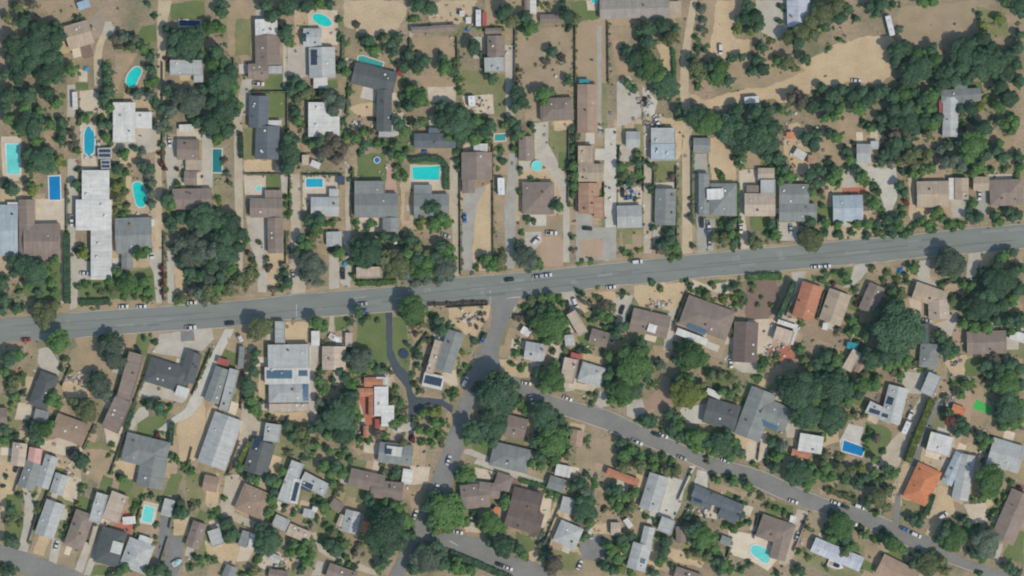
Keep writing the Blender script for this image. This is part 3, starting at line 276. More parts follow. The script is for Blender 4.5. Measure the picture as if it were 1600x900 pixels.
TR+=''',9 745 5d,5 760 4d,18 795 10d,25 806 8o,30 775 6o,15 816 8o,31 816 7o,15 846 10d,24 849 9g,52 775 4y,62 797 7y,57 789 6d,128 760 6m,125 769 4m,120 785 4r,115 797 5r,111 808 5r,109 816 4r,103 826 5d,100 836 4m,127 721 13d,193 748 8m,185 745 5b,237 773 5d,250 781 5d,285 801 12d,282 786 8d,275 796 7m,215 790 7m,208 796 5m,222 779 5m,245 818 4d,243 841 4m,290 730 7m,299 736 6m,185 894 8d,170 898 7d,195 886 9m,235 893 11d,250 890 11d,263 896 8d,10 895 9d,21 891 8d,5 883 6d,305 870 7d,313 876 7m,300 886 6m,300 790 6b,310 785 4o,
375 730 9m,390 746 9d,401 749 8m,420 750 11d,431 756 9m,441 736 8m,430 767 8d,425 781 9m,420 801 9m,429 791 7m,350 778 5m,340 800 7m,332 806 7m,355 820 11d,366 831 12d,355 839 9d,358 814 7r,410 825 11d,416 841 14d,426 851 12d,410 856 11d,431 839 11d,405 871 7m,400 879 6m,460 851 9m,471 861 11m,481 876 11m,455 863 8m,486 866 9m,478 846 8m,470 891 8d,395 895 8o,381 898 7m,505 730 10m,516 741 9m,525 730 11d,536 741 9m,520 756 8m,531 761 7o,525 771 6o,490 786 6d,506 791 9m,500 779 7m,495 811 7m,485 818 5d,460 801 6m,445 791 5d,510 821 7m,521 831 8o,531 836 7m,515 851 11d,526 857 12d,536 851 9m,505 846 7m,540 871 6m,560 851 7b,555 863 6b,575 775 8d,581 786 9d,591 796 9m,601 786 8m,620 738 8d,612 746 6m,600 735 6o,580 801 9d,591 811 12d,606 801 12m,621 796 12m,601 826 14d,616 821 14m,631 811 12m,585 841 11d,601 846 12d,621 841 14o,606 861 11d,590 856 9m,631 836 11d,599 880 10d,590 886 8m,545 881 6m,531 879 6m,555 886 6d,335 876 6m,325 871 5m,
725 742 13m,737 746 8m,715 741 7m,680 776 12d,670 791 13d,691 786 12m,706 781 11m,716 791 11m,701 801 14m,686 811 13m,671 816 11d,716 811 12m,726 816 9m,701 821 12m,681 829 9m,790 780 9m,786 790 8m,780 774 6d,755 811 11d,766 816 11m,750 821 8m,776 821 11m,771 832 9m,786 826 8m,740 801 7d,765 846 9d,776 851 11d,786 846 11d,796 853 11d,790 862 9b,811 856 9d,816 867 9m,821 873 7o,845 835 7g,851 846 6g,842 851 6g,850 871 9d,859 877 11b,871 881 11b,860 891 8b,855 862 6d,860 770 7m,869 773 6m,895 760 9d,906 756 11d,916 766 12g,905 781 11d,921 781 11d,911 796 12d,926 801 9d,905 811 9d,921 816 9m,930 755 7m,915 741 7d,915 836 7m,908 841 6m,830 725 8m,846 726 8m,860 728 4o,950 765 8d,956 781 8m,945 796 6o,948 851 9d,956 860 11m,950 871 8d,945 886 8d,956 891 8d,640 815 8m,645 836 8d,660 856 12d,681 853 11d,691 863 9d,650 873 12g,671 871 12g,666 886 12g,646 887 11d,691 881 11d,711 886 11m,721 891 9m,715 875 8m,736 891 9m,
965 765 11d,976 776 11m,991 771 9m,966 791 9m,986 791 9o,976 801 8o,975 730 11o,1000 728 11o,1021 729 9m,1041 736 9o,1056 736 9o,1050 720 7m,1010 808 6m,1023 813 5m,970 841 9d,986 836 8d,976 856 10m,966 871 10m,1030 839 7m,1041 846 9d,1036 861 9d,1031 876 9m,1020 895 8d,1050 886 6m,970 890 8y,986 896 7m,1080 826 12d,1091 821 11d,1101 836 12m,1111 841 12m,1096 851 11m,1085 846 9d,1116 856 9m,1090 866 8o,1106 869 8o,1075 863 7o,1075 810 7d,1113 742 5d,1121 750 8m,1138 744 7d,1146 753 9m,1162 748 6d,1168 758 8m,1152 778 5d,1159 786 4d,1170 765 4d,1135 820 7m,1146 826 7m,1160 806 6m,1168 816 5d,1157 821 5m,1190 775 7o,1215 796 7m,1226 801 6m,1200 791 5o,1120 876 8d,1131 881 9m,1125 891 8d,1141 891 8m,1118 863 6d,1160 890 6m,1210 730 9d,1200 722 7d,1240 736 12d,1251 741 11m,1261 756 11m,1265 731 9m,1276 741 9m,1178 724 5y,1105 722 5o,1262 825 5m,1250 861 5m,1262 868 5m,1250 891 9d,1240 896 7m,1215 896 7d,1172 880 4d,
1290 731 11m,1300 746 9m,1285 746 8m,1311 731 9o,1331 736 9o,1345 731 8y,1320 751 8m,1341 756 9d,1351 746 9d,1361 756 7d,1366 736 8m,1385 731 9d,1396 741 8m,1380 747 7m,1375 771 9o,1366 781 9o,1381 791 9o,1386 766 8o,1393 765 5d,1355 786 8d,1370 801 7m,1300 766 6o,1320 773 6o,1335 779 5o,1305 811 11m,1300 800 7d,1295 826 9d,1311 827 9m,1300 841 9m,1321 841 11d,1331 852 11m,1320 863 9o,1345 825 7d,1351 836 8m,1310 856 7m,1385 841 11d,1396 846 11m,1406 856 9m,1380 830 7d,1414 859 7m,1365 843 6m,1435 871 9d,1425 881 9d,1446 881 12o,1461 886 11o,1471 876 9o,1450 896 11o,1476 891 9o,1435 862 4d,1457 862 7d,1425 812 9d,1436 816 9d,1441 806 7m,1545 738 22m,1534 748 16m,1556 752 16m,1546 767 14m,1534 776 9m,1475 831 14d,1486 841 13m,1471 846 10m,1491 851 11m,1480 822 8d,1500 810 7d,1511 816 9d,1516 824 7m,1530 831 11d,1526 851 12d,1521 866 9d,1541 846 12g,1546 861 12g,1536 871 9m,1546 831 8m,1575 885 9d,1581 891 8d,1591 896 7g,1560 785 7m,1570 776 6m,1555 801 7m,1548 809 6d,1580 755 6m,1594 763 5r,1520 781 4o,1345 886 4m,1290 886 4m,1530 896 6d'''
BL+=[
('white framed shade roof carrying dark solar panels','canopy',[(153,240,175,239,17,'f','lgy'),(158,257,173,256,15,'f','lgy')]),
('brown roof with white strip behind the cream roof','house',[(922,524,950,532,24,'g','gbr')]),
('grey twin-roofed house with cream forecourt at the south-west','house',[(54,723,40,763,27,'g','gry'),(82,712,66,762,21,'g','lgy')]),
('small light grey roof beside a red bougainvillea','house',[(98,741,88,772,22,'g','lgy')]),
('light grey stepped house north of a bare brown plot','house',[(88,784,69,838,31,'g','lgy')]),
('dark brown house east of the red bougainvillea','house',[(134,800,114,856,31,'h','gbr')]),
('narrow pale grey roof beside the dark brown house','house',[(161,771,148,816,19,'f','lgy')]),
('pale pinkish roof north of a terracotta terrace','house',[(189,771,173,814,28,'f','bge')]),
('white flat box roof on the terracotta terrace','shed',[(192,814,212,812,12,'f','wht')]),
('charcoal house with two white roof patches','house',[(180,827,165,882,40,'h','dgy'),(186,846,181,864,17,'f','wht',4.6)]),
('light grey house with single dark roof vent','house',[(223,846,206,890,42,'h','lgy'),(217,841,237,848,13,'f','wht')]),
('narrow grey garage at the head of an asphalt drive','garage',[(266,780,259,806,17,'f','lgy')]),
('brown narrow house near the grey lower asphalt yard','house',[(313,816,300,856,23,'g','gbr')]),
('brown square house north of the sandy curved driveway','house',[(374,774,420,794,43,'h','brn')]),
('white V-shaped house with dark roof panels','house',[(466,722,443,784,21,'f','lgy'),(472,746,512,767,22,'f','lgy'),(466,748,458,786,14,'f','wht')]),
('wide grey-brown ranch house with stepped roof','house',[(546,745,600,757,29,'g','gbr'),(580,763,630,768,28,'g','gbr')]),
('grey house with white square roof patch','house',[(592,706,645,712,32,'g','gry'),(604,703,628,706,15,'f','wht',4.6)]),
('white garage beside the stepped ranch house','garage',[(638,733,635,756,16,'f','wht')]),
('white scrap-metal shelter roofs among shrubs','shelter',[(474,800,492,804,13,'f','lgy'),(488,794,496,797,8,'f','wht')]),
('pale bluish cottage joined to a beige wing','cottage',[(428,812,450,822,20,'g','lgy'),(450,826,484,840,19,'g','bge')]),
('light house with orange lean-to on its east side','house',[(553,798,545,832,25,'g','lgy'),(536,804,529,822,9,'g','bge'),(573,815,567,832,13,'f','org')]),
('small dark brown roof north of the orange lean-to house','shed',[(518,784,534,796,16,'g','gbr')]),
('small grey house beside a dark round shrub','house',[(334,827,342,852,20,'f','lgy')]),
('narrow dark shed with white side roof','shed',[(386,830,378,854,14,'f','gry'),(396,834,390,858,8,'f','wht')]),
('dark brown roof at the south edge beside white strip','house',[(512,890,556,906,24,'g','gbr')]),
('brown roof corner at the south edge near white patio','house',[(420,896,450,900,16,'g','gbr')]),
('grey roof corner at the south edge','house',[(363,884,354,906,19,'g','gry')]),
('grey-brown zigzag house beside the sloping street','house',[(720,777,764,773,38,'g','gbr'),(748,764,782,768,24,'g','gbr'),(774,749,799,757,25,'h','gbr')]),
('large chocolate brown house with cream side terrace','house',[(799,778,845,790,38,'g','dbr'),(792,804,846,820,34,'g','dbr'),(828,822,840,834,18,'g','dbr')]),
('small grey roof with white upper roof','house',[(857,752,882,760,21,'g','gry'),(868,733,892,738,18,'f','wht')]),
('small pale blue-white roof west of dark trees','house',[(889,777,883,801,19,'f','lgy')]),
('light grey house west of an asphalt pad','house',[(870,828,905,843,36,'h','lgy')]),
('weathered light grey house beside wide cream paving','house',[(1030,742,1013,797,31,'g','lgy')]),
('small light garage south of the cream paving','garage',[(1045,810,1037,832,23,'f','lgy')]),
('terracotta tiled strip roof among olive trees','house',[(948,736,998,755,12,'g','ter')]),
('long slate house with courtyard south of the curving street','house',[(1083,766,1160,798,19,'g','sla'),(1124,798,1152,812,17,'g','sla'),(1080,780,1112,790,12,'g','sla')]),
('brown house beside a freeform pale turquoise pool','house',[(1186,820,1238,838,37,'h','gbr'),(1224,836,1214,874,26,'g','gbr')]),
('light grey bent house among dense shrubs','house',[(1015,823,1008,854,18,'g','lgy'),(1004,850,993,890,30,'g','lgy')]),
('small grey square shed near the pool wall','shed',[(1126,842,1142,848,13,'g','gry')]),
('brown roof corner at the south edge beside white wall','house',[(1054,894,1096,908,20,'g','gbr')]),
('orange tiled house beside the yellow-green hedge','house',[(1453,730,1428,784,41,'h','org')]),
('long pale house with blue-grey side strip','house',[(1501,708,1478,756,18,'g','pbl'),(1512,710,1499,781,26,'g','lgy')]),
('long brown house at the south-east corner','house',[(1598,770,1565,845,38,'g','gbr')]),
('long lavender-grey roof south of roadside trees','house',[(1270,850,1346,882,24,'g','lav')]),
('brown shingled roof at the south-east edge','house',[(1374,880,1430,908,34,'g','brn')]),
('white box shed beside the brown pool house','shed',[(1234,810,1243,812,11,'f','wht')]),
]
PT+=[
('conc','30 735,44 770,60 770,52 790,50 830,42 864,28 860,36 820,38 785'),('sand','0 720,30 712,34 730,20 780,4 810,0 800'),('patio','108 742,127 748,118 786,100 780,92 772'),('lawn','10 772,34 772,36 840,20 856,4 850,8 800'),
('weeds','54 836,82 842,76 874,42 868'),('conc','82 840,96 844,88 882,76 876'),('weeds','96 838,124 850,116 886,88 878'),('conc','144 820,154 822,128 896,116 890'),('conc','156 830,164 834,140 900,130 898'),
('patio','140 788,160 776,176 812,164 824,150 818'),('terra','190 796,212 806,202 838,176 826'),('dirt','100 700,176 704,180 750,158 760,136 746,128 740'),('sand','176 718,216 720,208 748,176 744'),
('patio','222 782,248 788,240 822,216 818'),('lawn','266 740,284 742,276 772,254 774'),('drylawn','290 740,318 740,318 784,292 778'),('asph2','250 806,268 808,266 850,250 880,240 878,248 840'),('asph2','268 838,286 842,284 880,276 900,250 900,256 880'),
('lawn','146 884,166 884,162 900,142 900'),('sand','270 812,296 806,294 836,270 836'),('dirt','212 820,250 826,246 846,212 838'),('drylawn','186 756,226 758,222 800,206 800'),
('drive','352 742,374 742,370 776,366 800,400 816,398 826,372 818,346 804,340 798,348 776'),('sand','322 740,342 740,340 800,322 790'),('sand','322 846,376 850,372 876,364 886,322 870'),('patio','376 850,398 856,388 876,370 878'),
('patio','400 868,418 866,436 862,444 872,434 888,418 892,402 884'),('sand','440 872,468 872,468 888,444 890'),('dirt','520 760,540 770,536 784,516 776'),('drylawn','492 815,540 826,540 840,500 842'),('drive','486 832,494 832,506 858,524 866,590 892,588 900,560 892,518 874,498 862'),
('conc','496 876,510 880,500 900,486 900'),('sand','470 782,486 786,484 796,468 796'),('patio','640 728,672 730,668 756,644 758'),('dirt','640 760,668 760,654 800,642 808'),
('patio','742 730,774 738,770 750,744 748'),('conc','746 716,860 754,854 762,820 752,740 724'),('patio','846 774,862 780,860 806,848 828,842 826'),('sand','862 796,878 790,866 840,858 858,852 852'),('lawn','806 830,836 846,836 862,822 872,806 846'),
('sand','826 862,840 858,836 880,826 874'),('sand','728 814,744 818,752 832,726 832'),('asph2','906 840,940 836,946 860,940 878,912 874,904 858'),('drylawn','862 858,904 864,900 890,870 894'),('weeds','912 876,940 876,940 900,912 900'),('weeds','896 722,946 722,938 745,892 750'),
('dirt','936 776,958 776,958 800,936 806'),('sand','922 820,950 818,952 836,924 834'),('concl','1046 744,1072 752,1064 790,1052 812,1028 806,1036 780'),('concl','1078 728,1088 728,1074 756,1062 780,1056 770'),('concl','1090 734,1106 738,1106 764,1084 760'),
('patio','1094 790,1120 790,1120 812,1092 806'),('dirt','1108 752,1164 770,1160 786,1110 768'),('weeds','1170 764,1214 782,1200 800,1168 796'),('lawn','1196 780,1240 792,1238 808,1196 804'),('drive','1246 796,1264 800,1238 876,1226 884,1216 880,1230 850'),
('cream','1138 828,1180 836,1204 848,1214 876,1200 892,1180 880,1142 866'),('sand','1046 858,1064 860,1100 880,1096 888,1056 878,1042 870'),('drygrass','1066 846,1116 850,1112 880,1070 872'),('weeds','1264 806,1282 800,1280 840,1252 848'),('dirt','1150 802,1180 806,1178 826,1160 830'),
('conc','1358 728,1376 722,1370 740,1362 746'),('dirt','1296 738,1312 738,1310 762,1296 762'),('dirt','1280 764,1330 780,1326 788,1280 772'),('asph2','1400 770,1408 772,1405 818,1396 814'),('drylawn','1410 778,1444 790,1438 806,1408 804'),('sand','1468 760,1490 766,1492 800,1470 820,1454 840,1446 834,1460 800'),
('patio','1506 788,1540 786,1544 816,1520 820'),('lawn','1376 864,1414 862,1416 880,1378 876'),('dirt','1352 850,1376 856,1370 900,1352 896'),('lawn','1586 830,1600 830,1600 880,1566 872'),('conc','1554 848,1568 850,1560 880,1552 876'),('drygrass','1552 772,1576 770,1566 810,1552 820'),('sand','1540 770,1556 756,1552 790,1542 796'),
('patio','1280 832,1292 838,1280 846'),
]
PO+=[('rect','turquoise tilted pool north of the light grey vented house','226 790,241 794,236 817,221 814','tl2'),('kidney','pale turquoise freeform pool on cream paving','1174 852,1186 852,1200 860,1204 876,1196 882,1184 872,1173 864','tl2')]
PT+=[('dirttrack','1079 0,1090 0,1084 40,1077 92,1076 140,1080 180,1082 260,1082 396,1066 398,1066 260,1068 180,1062 140,1064 92,1072 40'),
('dirttrack','247 0,268 0,262 30,257 96,256 140,256 182,246 182,246 96,245 40'),('dirttrack','160 50,168 52,160 74,158 92,158 134,147 134,146 88,150 70'),('dirt','1090 0,1120 0,1112 60,1108 90,1096 90,1088 50'),('sand','1030 184,1068 184,1066 240,1056 250,1056 200,1034 198'),
('dirt','1130 100,1220 80,1260 110,1200 136,1140 140'),('concl','606 215,618 190,640 196,632 208'),('sand','540 165,586 160,590 180,560 182'),('dirt','640 560,656 552,652 600,640 606'),('drive','1004 250,1020 250,1020 300,1016 350,1016 396,1006 396')]
PT+=[('conc','248 522,330 512,334 530,316 548,304 546,290 562,270 556,240 552'),('asph2','282 518,302 516,304 532,282 534'),('concl','478 540,486 540,484 640,478 640')]
PT+=[('terra','888 546,912 550,908 562,888 558'),('patio','860 536,880 540,874 560,856 556'),('brick2','1490 610,1520 612,1516 660,1496 690,1484 680'),('lawn','1100 575,1150 580,1146 600,1104 602'),('concl','1062 640,1104 630,1104 662,1074 662'),('conc','1046 486,1056 480,1050 545,1036 548'),('sand','900 476,916 470,920 488,904 492'),('patio','1140 540,1200 520,1200 545,1150 570')]
BL+=[('dark red roof between the pale forecourt and cream roof','shed',[(892,554,908,558,8,'f','red')])]
BL+=[('brown roof corner at the west edge beside a shrub bed','house',[(-6,652,12,652,30,'g','gbr')]),('small grey roof beside the cream corner patio','shed',[(422,868,438,876,12,'g','lgy')]),('brown roof left of the sandy curved driveway','house',[(318,753,341,758,24,'g','brn')]),
('small beige roof under the big roadside tree','shed',[(727,820,746,826,14,'g','bge')]),('small orange porch beside the zigzag house','shed',[(772,794,780,800,9,'f','org')]),('brown shed shaded by a broad dark tree','shed',[(1063,822,1064,848,15,'g','gbr')]),
('pinkish roof near the light grey bent house','shed',[(954,826,970,826,20,'g','bge')]),('tiny white shed among olive trees','shed',[(977,811,986,824,9,'f','wht')])]
PT+=[('terra','556 612,600 606,596 664,572 666,566 640')]
BL+=[('small red-tiled roof at the villa courtyard','shed',[(590,655,590,672,8,'f','red')])]
# ---------------- helpers
def X(px): return (px-800)*S
def Y(py): return (450-py)*S
def pts(s): return [tuple(float(v) for v in p.split()) for p in s.split(',')]
def tag(o,label,cat,group=None,kind=None):
    o['label']=label; o['category']=cat
    if group: o['group']=group
    if kind: o['kind']=kind
    return o
def mesh(name,V,F,m,parent=None,loc=None,rz=0,smooth=False):
    me=bpy.data.meshes.new(name); me.from_pydata([tuple(v) for v in V],[],[tuple(f) for f in F]); me.update()
    me.materials.append(m)
    if smooth: me.polygons.foreach_set('use_smooth',[True]*len(me.polygons))
    return link(name,me,parent,loc,rz)
def link(name,me,parent=None,loc=None,rz=0):
    o=bpy.data.objects.new(name,me); C.objects.link(o)
    if parent: o.parent=parent
    if loc: o.location=loc
    o.rotation_euler.z=rz
    return o
def empty(name,loc,rz=0):
    o=bpy.data.objects.new(name,None); C.objects.link(o); o.location=loc; o.rotation_euler.z=rz; o.empty_display_size=.5
    return o
def quads(name,V,m):                       # V (n,4,3) loose quads
    n=len(V); me=bpy.data.meshes.new(name)
    me.vertices.add(n*4); me.vertices.foreach_set('co',V.astype(np.float32).ravel())
    me.loops.add(n*4); me.loops.foreach_set('vertex_index',np.arange(n*4,dtype=np.int32))
    me.polygons.add(n); me.polygons.foreach_set('loop_start',np.arange(0,n*4,4,dtype=np.int32))
    me.update(calc_edges=True)
    for q in (m if isinstance(m,list) else [m]): me.materials.append(q)
    return me
def box(x0,x1,y0,y1,z0,z1,V=None,F=None):
    V=[] if V is None else V; F=[] if F is None else F; b=len(V)
    V+=[(x0,y0,z0),(x1,y0,z0),(x1,y1,z0),(x0,y1,z0),(x0,y0,z1),(x1,y0,z1),(x1,y1,z1),(x0,y1,z1)]
    F+=[tuple(b+i for i in f) for f in ((0,3,2,1),(4,5,6,7),(0,1,5,4),(1,2,6,5),(2,3,7,6),(3,0,4,7))]
    return V,F
def prism(P,z0,z1):
    n=len(P); V=[(x,y,z0) for x,y in P]+[(x,y,z1) for x,y in P]
    F=[tuple(range(n-1,-1,-1)),tuple(range(n,2*n))]+[(i,(i+1)%n,n+(i+1)%n,n+i) for i in range(n)]
    return V,F
def ccw(P):
    a=sum(P[i][0]*P[(i+1)%len(P)][1]-P[(i+1)%len(P)][0]*P[i][1] for i in range(len(P)))
    return P if a>0 else P[::-1]
# ---------------- materials
def mat(name,c,c2=None,s=.25,s2=3.,amp=.16,rough=.85,rand=0.,spec=.3,stretch=None,patch=.5):
    m=bpy.data.materials.new(name); m.use_nodes=True; t=m.node_tree; N=t.nodes; L=t.links
    b=N['Principled BSDF']; b.inputs['Roughness'].default_value=rough; b.inputs['Specular IOR Level'].default_value=spec
    g=N.new('ShaderNodeNewGeometry'); src=g.outputs['Position']
    if stretch:
        mp=N.new('ShaderNodeMapping'); mp.inputs['Rotation'].default_value=(0,0,stretch[0]); mp.inputs['Scale'].default_value=(stretch[1],1,1); L.new(src,mp.inputs[0]); src=mp.outputs[0]
    def noise(sc,det=4):
        n=N.new('ShaderNodeTexNoise'); n.inputs['Scale'].default_value=sc; n.inputs['Detail'].default_value=det; n.inputs['Roughness'].default_value=.6; L.new(src,n.inputs['Vector']); return n.outputs['Fac']
    c2=c2 or tuple(v*.72 for v in c)
    r=N.new('ShaderNodeMapRange'); r.inputs[1].default_value=patch-.18; r.inputs[2].default_value=patch+.18; L.new(noise(s),r.inputs[0])
    mx=N.new('ShaderNodeMix'); mx.data_type='RGBA'; mx.inputs['A'].default_value=(*c2,1); mx.inputs['B'].default_value=(*c,1); L.new(r.outputs[0],mx.inputs['Factor'])
    r2=N.new('ShaderNodeMapRange'); r2.inputs[1].default_value=.3; r2.inputs[2].default_value=.7; r2.inputs[3].default_value=1-amp; r2.inputs[4].default_value=1+amp; L.new(noise(s2,3),r2.inputs[0])
    val=r2.outputs[0]
    if rand:
        oi=N.new('ShaderNodeObjectInfo'); r3=N.new('ShaderNodeMapRange'); r3.inputs[3].default_value=1-rand; r3.inputs[4].default_value=1+rand; L.new(oi.outputs['Random'],r3.inputs[0])
        mu=N.new('ShaderNodeMath'); mu.operation='MULTIPLY'; L.new(val,mu.inputs[0]); L.new(r3.outputs[0],mu.inputs[1]); val=mu.outputs[0]
    vm=N.new('ShaderNodeVectorMath'); vm.operation='SCALE'; L.new(mx.outputs['Result'],vm.inputs[0]); L.new(val,vm.inputs['Scale']); L.new(vm.outputs[0],b.inputs['Base Color'])
    return m
def g255(*c): return tuple((v/255/12.92 if v<=10 else ((v/255+.055)/1.055)**2.4) for v in c)
GK={'dirt':((166,142,116),(138,126,98)),'sand':((190,168,135),(174,151,120)),'conc':((180,172,158),(163,155,141)),'concl':((190,185,173),(173,167,155)),'concd':((160,157,148),(146,141,130)),
'patio':((197,182,160),(178,162,142)),'cream':((207,193,171),(192,177,155)),'drive':((181,168,148),(164,151,131)),'asph':((66,72,80),(76,80,86)),'asph2':((126,125,122),(114,112,108)),'lawn':((90,106,62),(110,116,72)),
'drylawn':((132,126,90),(104,110,68)),'drygrass':((128,124,82),(146,130,96)),'weeds':((158,139,114),(140,125,99)),'arena':((184,166,136),(168,148,120)),'paddock':((160,139,113),(150,132,106)),
'dirttrack':((187,170,142),(172,154,128)),'dirtpave':((156,140,124),(140,126,112)),'brick':((180,146,130),(164,134,118)),'brick2':((170,144,122),(160,138,116)),'brickb':((158,130,112),(146,124,106)),
'terra':((176,108,88),(160,98,80)),'mulch':((116,97,90),(130,110,92)),'turf':((72,172,80),(64,158,74))}
GN={'lawn':'lawn','drylawn':'lawn','turf':'green_court','conc':'concrete_drive','concl':'concrete_drive','concd':'driveway','drive':'driveway','asph':'asphalt_drive','asph2':'asphalt_drive','patio':'patio','cream':'patio','brick':'brick_path','brick2':'brick_patio','brickb':'brick_yard','terra':'terrace','dirttrack':'dirt_track','dirtpave':'paving','mulch':'garden_bed'}
HARD={'cream','conc','concl','concd','patio','drive','asph','asph2','brick','brick2','brickb','terra','dirtpave','turf','dirttrack'}
GM={k:mat(k,g255(*a),g255(*b),s=.12 if k not in HARD else .2,s2=1.6,amp=.17 if k not in HARD else .1,patch=.47) for k,(a,b) in GK.items()}
RC={'wht':(197,195,189),'lgy':(167,168,165),'pbl':(160,170,175),'gry':(127,130,127),'dgy':(89,92,92),'sla':(93,99,104),'tan':(166,149,129),'gtn':(156,148,139),'gbr':(132,117,107),'brn':(154,131,113),
'dbr':(106,91,84),'rst':(163,130,107),'ter':(174,118,92),'org':(192,122,84),'red':(158,84,78),'pnk':(190,150,140),'bge':(180,163,146),'blu':(150,170,186),'lav':(176,178,186),'nvy':(64,72,90),'teal':(44,132,140)}
def weather(m):                              # streaks that run with the slope and courses along it, in the roof's own axes
    t=m.node_tree; N=t.nodes; L=t.links; b=N['Principled BSDF']; src=b.inputs['Base Color'].links[0].from_socket; tc=N.new('ShaderNodeTexCoord'); col=src
    for sc,lo,hi in(((.9,.12,.12),.88,1.08),((.10,2.4,.1),.94,1.05)):
        mp=N.new('ShaderNodeMapping'); mp.inputs['Scale'].default_value=sc; L.new(tc.outputs['Object'],mp.inputs[0]); n=N.new('ShaderNodeTexNoise'); n.noise_dimensions='4D'; n.inputs['Scale'].default_value=1; n.inputs['Detail'].default_value=3; oi=N.new('ShaderNodeObjectInfo'); ml=N.new('ShaderNodeMath'); ml.operation='MULTIPLY'; ml.inputs[1].default_value=40; L.new(oi.outputs['Random'],ml.inputs[0]); L.new(ml.outputs[0],n.inputs['W']); L.new(mp.outputs[0],n.inputs['Vector'])
        r=N.new('ShaderNodeMapRange'); r.inputs[1].default_value=.32; r.inputs[2].default_value=.62; r.inputs[3].default_value=lo; r.inputs[4].default_value=hi; L.new(n.outputs['Fac'],r.inputs[0])
        v=N.new('ShaderNodeVectorMath'); v.operation='SCALE'; L.new(col,v.inputs[0]); L.new(r.outputs[0],v.inputs['Scale']); col=v.outputs[0]
    L.new(col,b.inputs['Base Color']); return m
RM={k:weather(mat('roof_'+k,g255(*c),tuple(v*.84 for v in g255(*c)),s=.3,s2=2.2,amp=.1,rand=.08,rough=.8)) for k,c in RC.items()}
LC={'d':(.076,.150,.082),'m':(.104,.212,.068),'o':(.145,.184,.084),'g':(.125,.175,.130),'b':(.155,.138,.108),'y':(.175,.235,.06),'r':(.17,.065,.06)}
def leafy(m):
    t=m.node_tree; N=t.nodes; L=t.links; b=N['Principled BSDF']; o=N['Material Output']; src=b.inputs['Base Color'].links[0].from_socket
    tr=N.new('ShaderNodeBsdfTranslucent'); L.new(src,tr.inputs[0]); mx=N.new('ShaderNodeMixShader'); mx.inputs[0].default_value=.3; L.new(b.outputs[0],mx.inputs[1]); L.new(tr.outputs[0],mx.inputs[2]); L.new(mx.outputs[0],o.inputs[0]); return m
LM={k:leafy(mat('leaves_'+k,(c[0]*1.06,c[1]*1.04,c[2]),(c[0]*.80,c[1]*.66,c[2]*.62),s=.4,s2=1.6,amp=.36,rand=.26,rough=.7,spec=.2)) for k,c in LC.items()}  # leaf tone variation; darker noise patches also paint in shaded gaps between leaves
M_bark=mat('bark',(.09,.07,.05)); M_wall=mat('stucco',(.62,.58,.5),s2=1,rand=.1); M_fence=mat('fence_wood',(.20,.155,.12),(.13,.10,.08),rand=.2)
M_white=mat('white_metal',(.66,.66,.66),amp=.04); M_panel=mat('solar_cells',(.030,.045,.075),(.045,.065,.1),s=.4,rough=.25,spec=.5,amp=.1); M_bpanel=mat('blue_cells',(.07,.13,.19),(.09,.15,.21),rough=.3,amp=.1)
M_dark=mat('dark_metal',(.06,.06,.065),amp=.05); M_brick=mat('chimney_brick',(.28,.14,.1)); M_cop=mat('coping',(.58,.52,.45),(.5,.45,.38),amp=.08); M_copw=mat('pale_coping',(.66,.64,.6),amp=.05)
WC={'tq':(34,200,192),'tl':(64,156,146),'tl2':(112,212,204),'bl':(34,156,180),'vb':(20,126,184),'dt':(36,122,122),'db':(28,62,112)}
WM={k:mat('water_'+k,g255(*c),tuple(v*.76 for v in g255(*c)),s=.09,s2=.5,amp=.07,rough=.08,spec=.35) for k,c in WC.items()}
# ---------------- occupancy raster (photo pixels), so that scrub keeps off roads and roofs
OCC=np.zeros((900,1600),np.uint8)
def paint(P,v):
    P=np.array(P); x0,x1=int(max(0,P[:,0].min())),int(min(1599,P[:,0].max()+1)); y0,y1=int(max(0,P[:,1].min())),int(min(899,P[:,1].max()+1))
    if x1<=x0 or y1<=y0: return
    gx,gy=np.meshgrid(np.arange(x0,x1+1),np.arange(y0,y1+1)); ins=np.zeros(gx.shape,bool)
    for i in range(len(P)):
        (ax,ay),(bx,by)=P[i],P[(i+1)%len(P)]
        if ay==by: continue
        ins^=((ay>gy)!=(by>gy))&(gx<(bx-ax)*(gy-ay)/(by-ay)+ax)
    OCC[y0:y1+1,x0:x1+1][ins]=v
def wob(P,amp,step=4.,k=[0]):               # photo-pixel outline, resampled and made uneven
    out=[]; k[0]+=1; ph=[R.uniform(0,9) for _ in range(4)]; d=0
    for i in range(len(P)):
        (ax,ay),(bx,by)=P[i],P[(i+1)%len(P)]; l=math.hypot(bx-ax,by-ay)
        if l<.01: continue
        n=max(1,int(l/step)); nx,ny=-(by-ay)/l,(bx-ax)/l
        for j in range(n):
            t=j/n; q=amp*(math.sin(d*.13+ph[0])*.6+math.sin(d*.37+ph[1])*.4+R.uniform(-.45,.45))
            if j==0: q*=.4
            out.append((ax+(bx-ax)*t+nx*q,ay+(by-ay)*t+ny*q)); d+=l/n
    return out
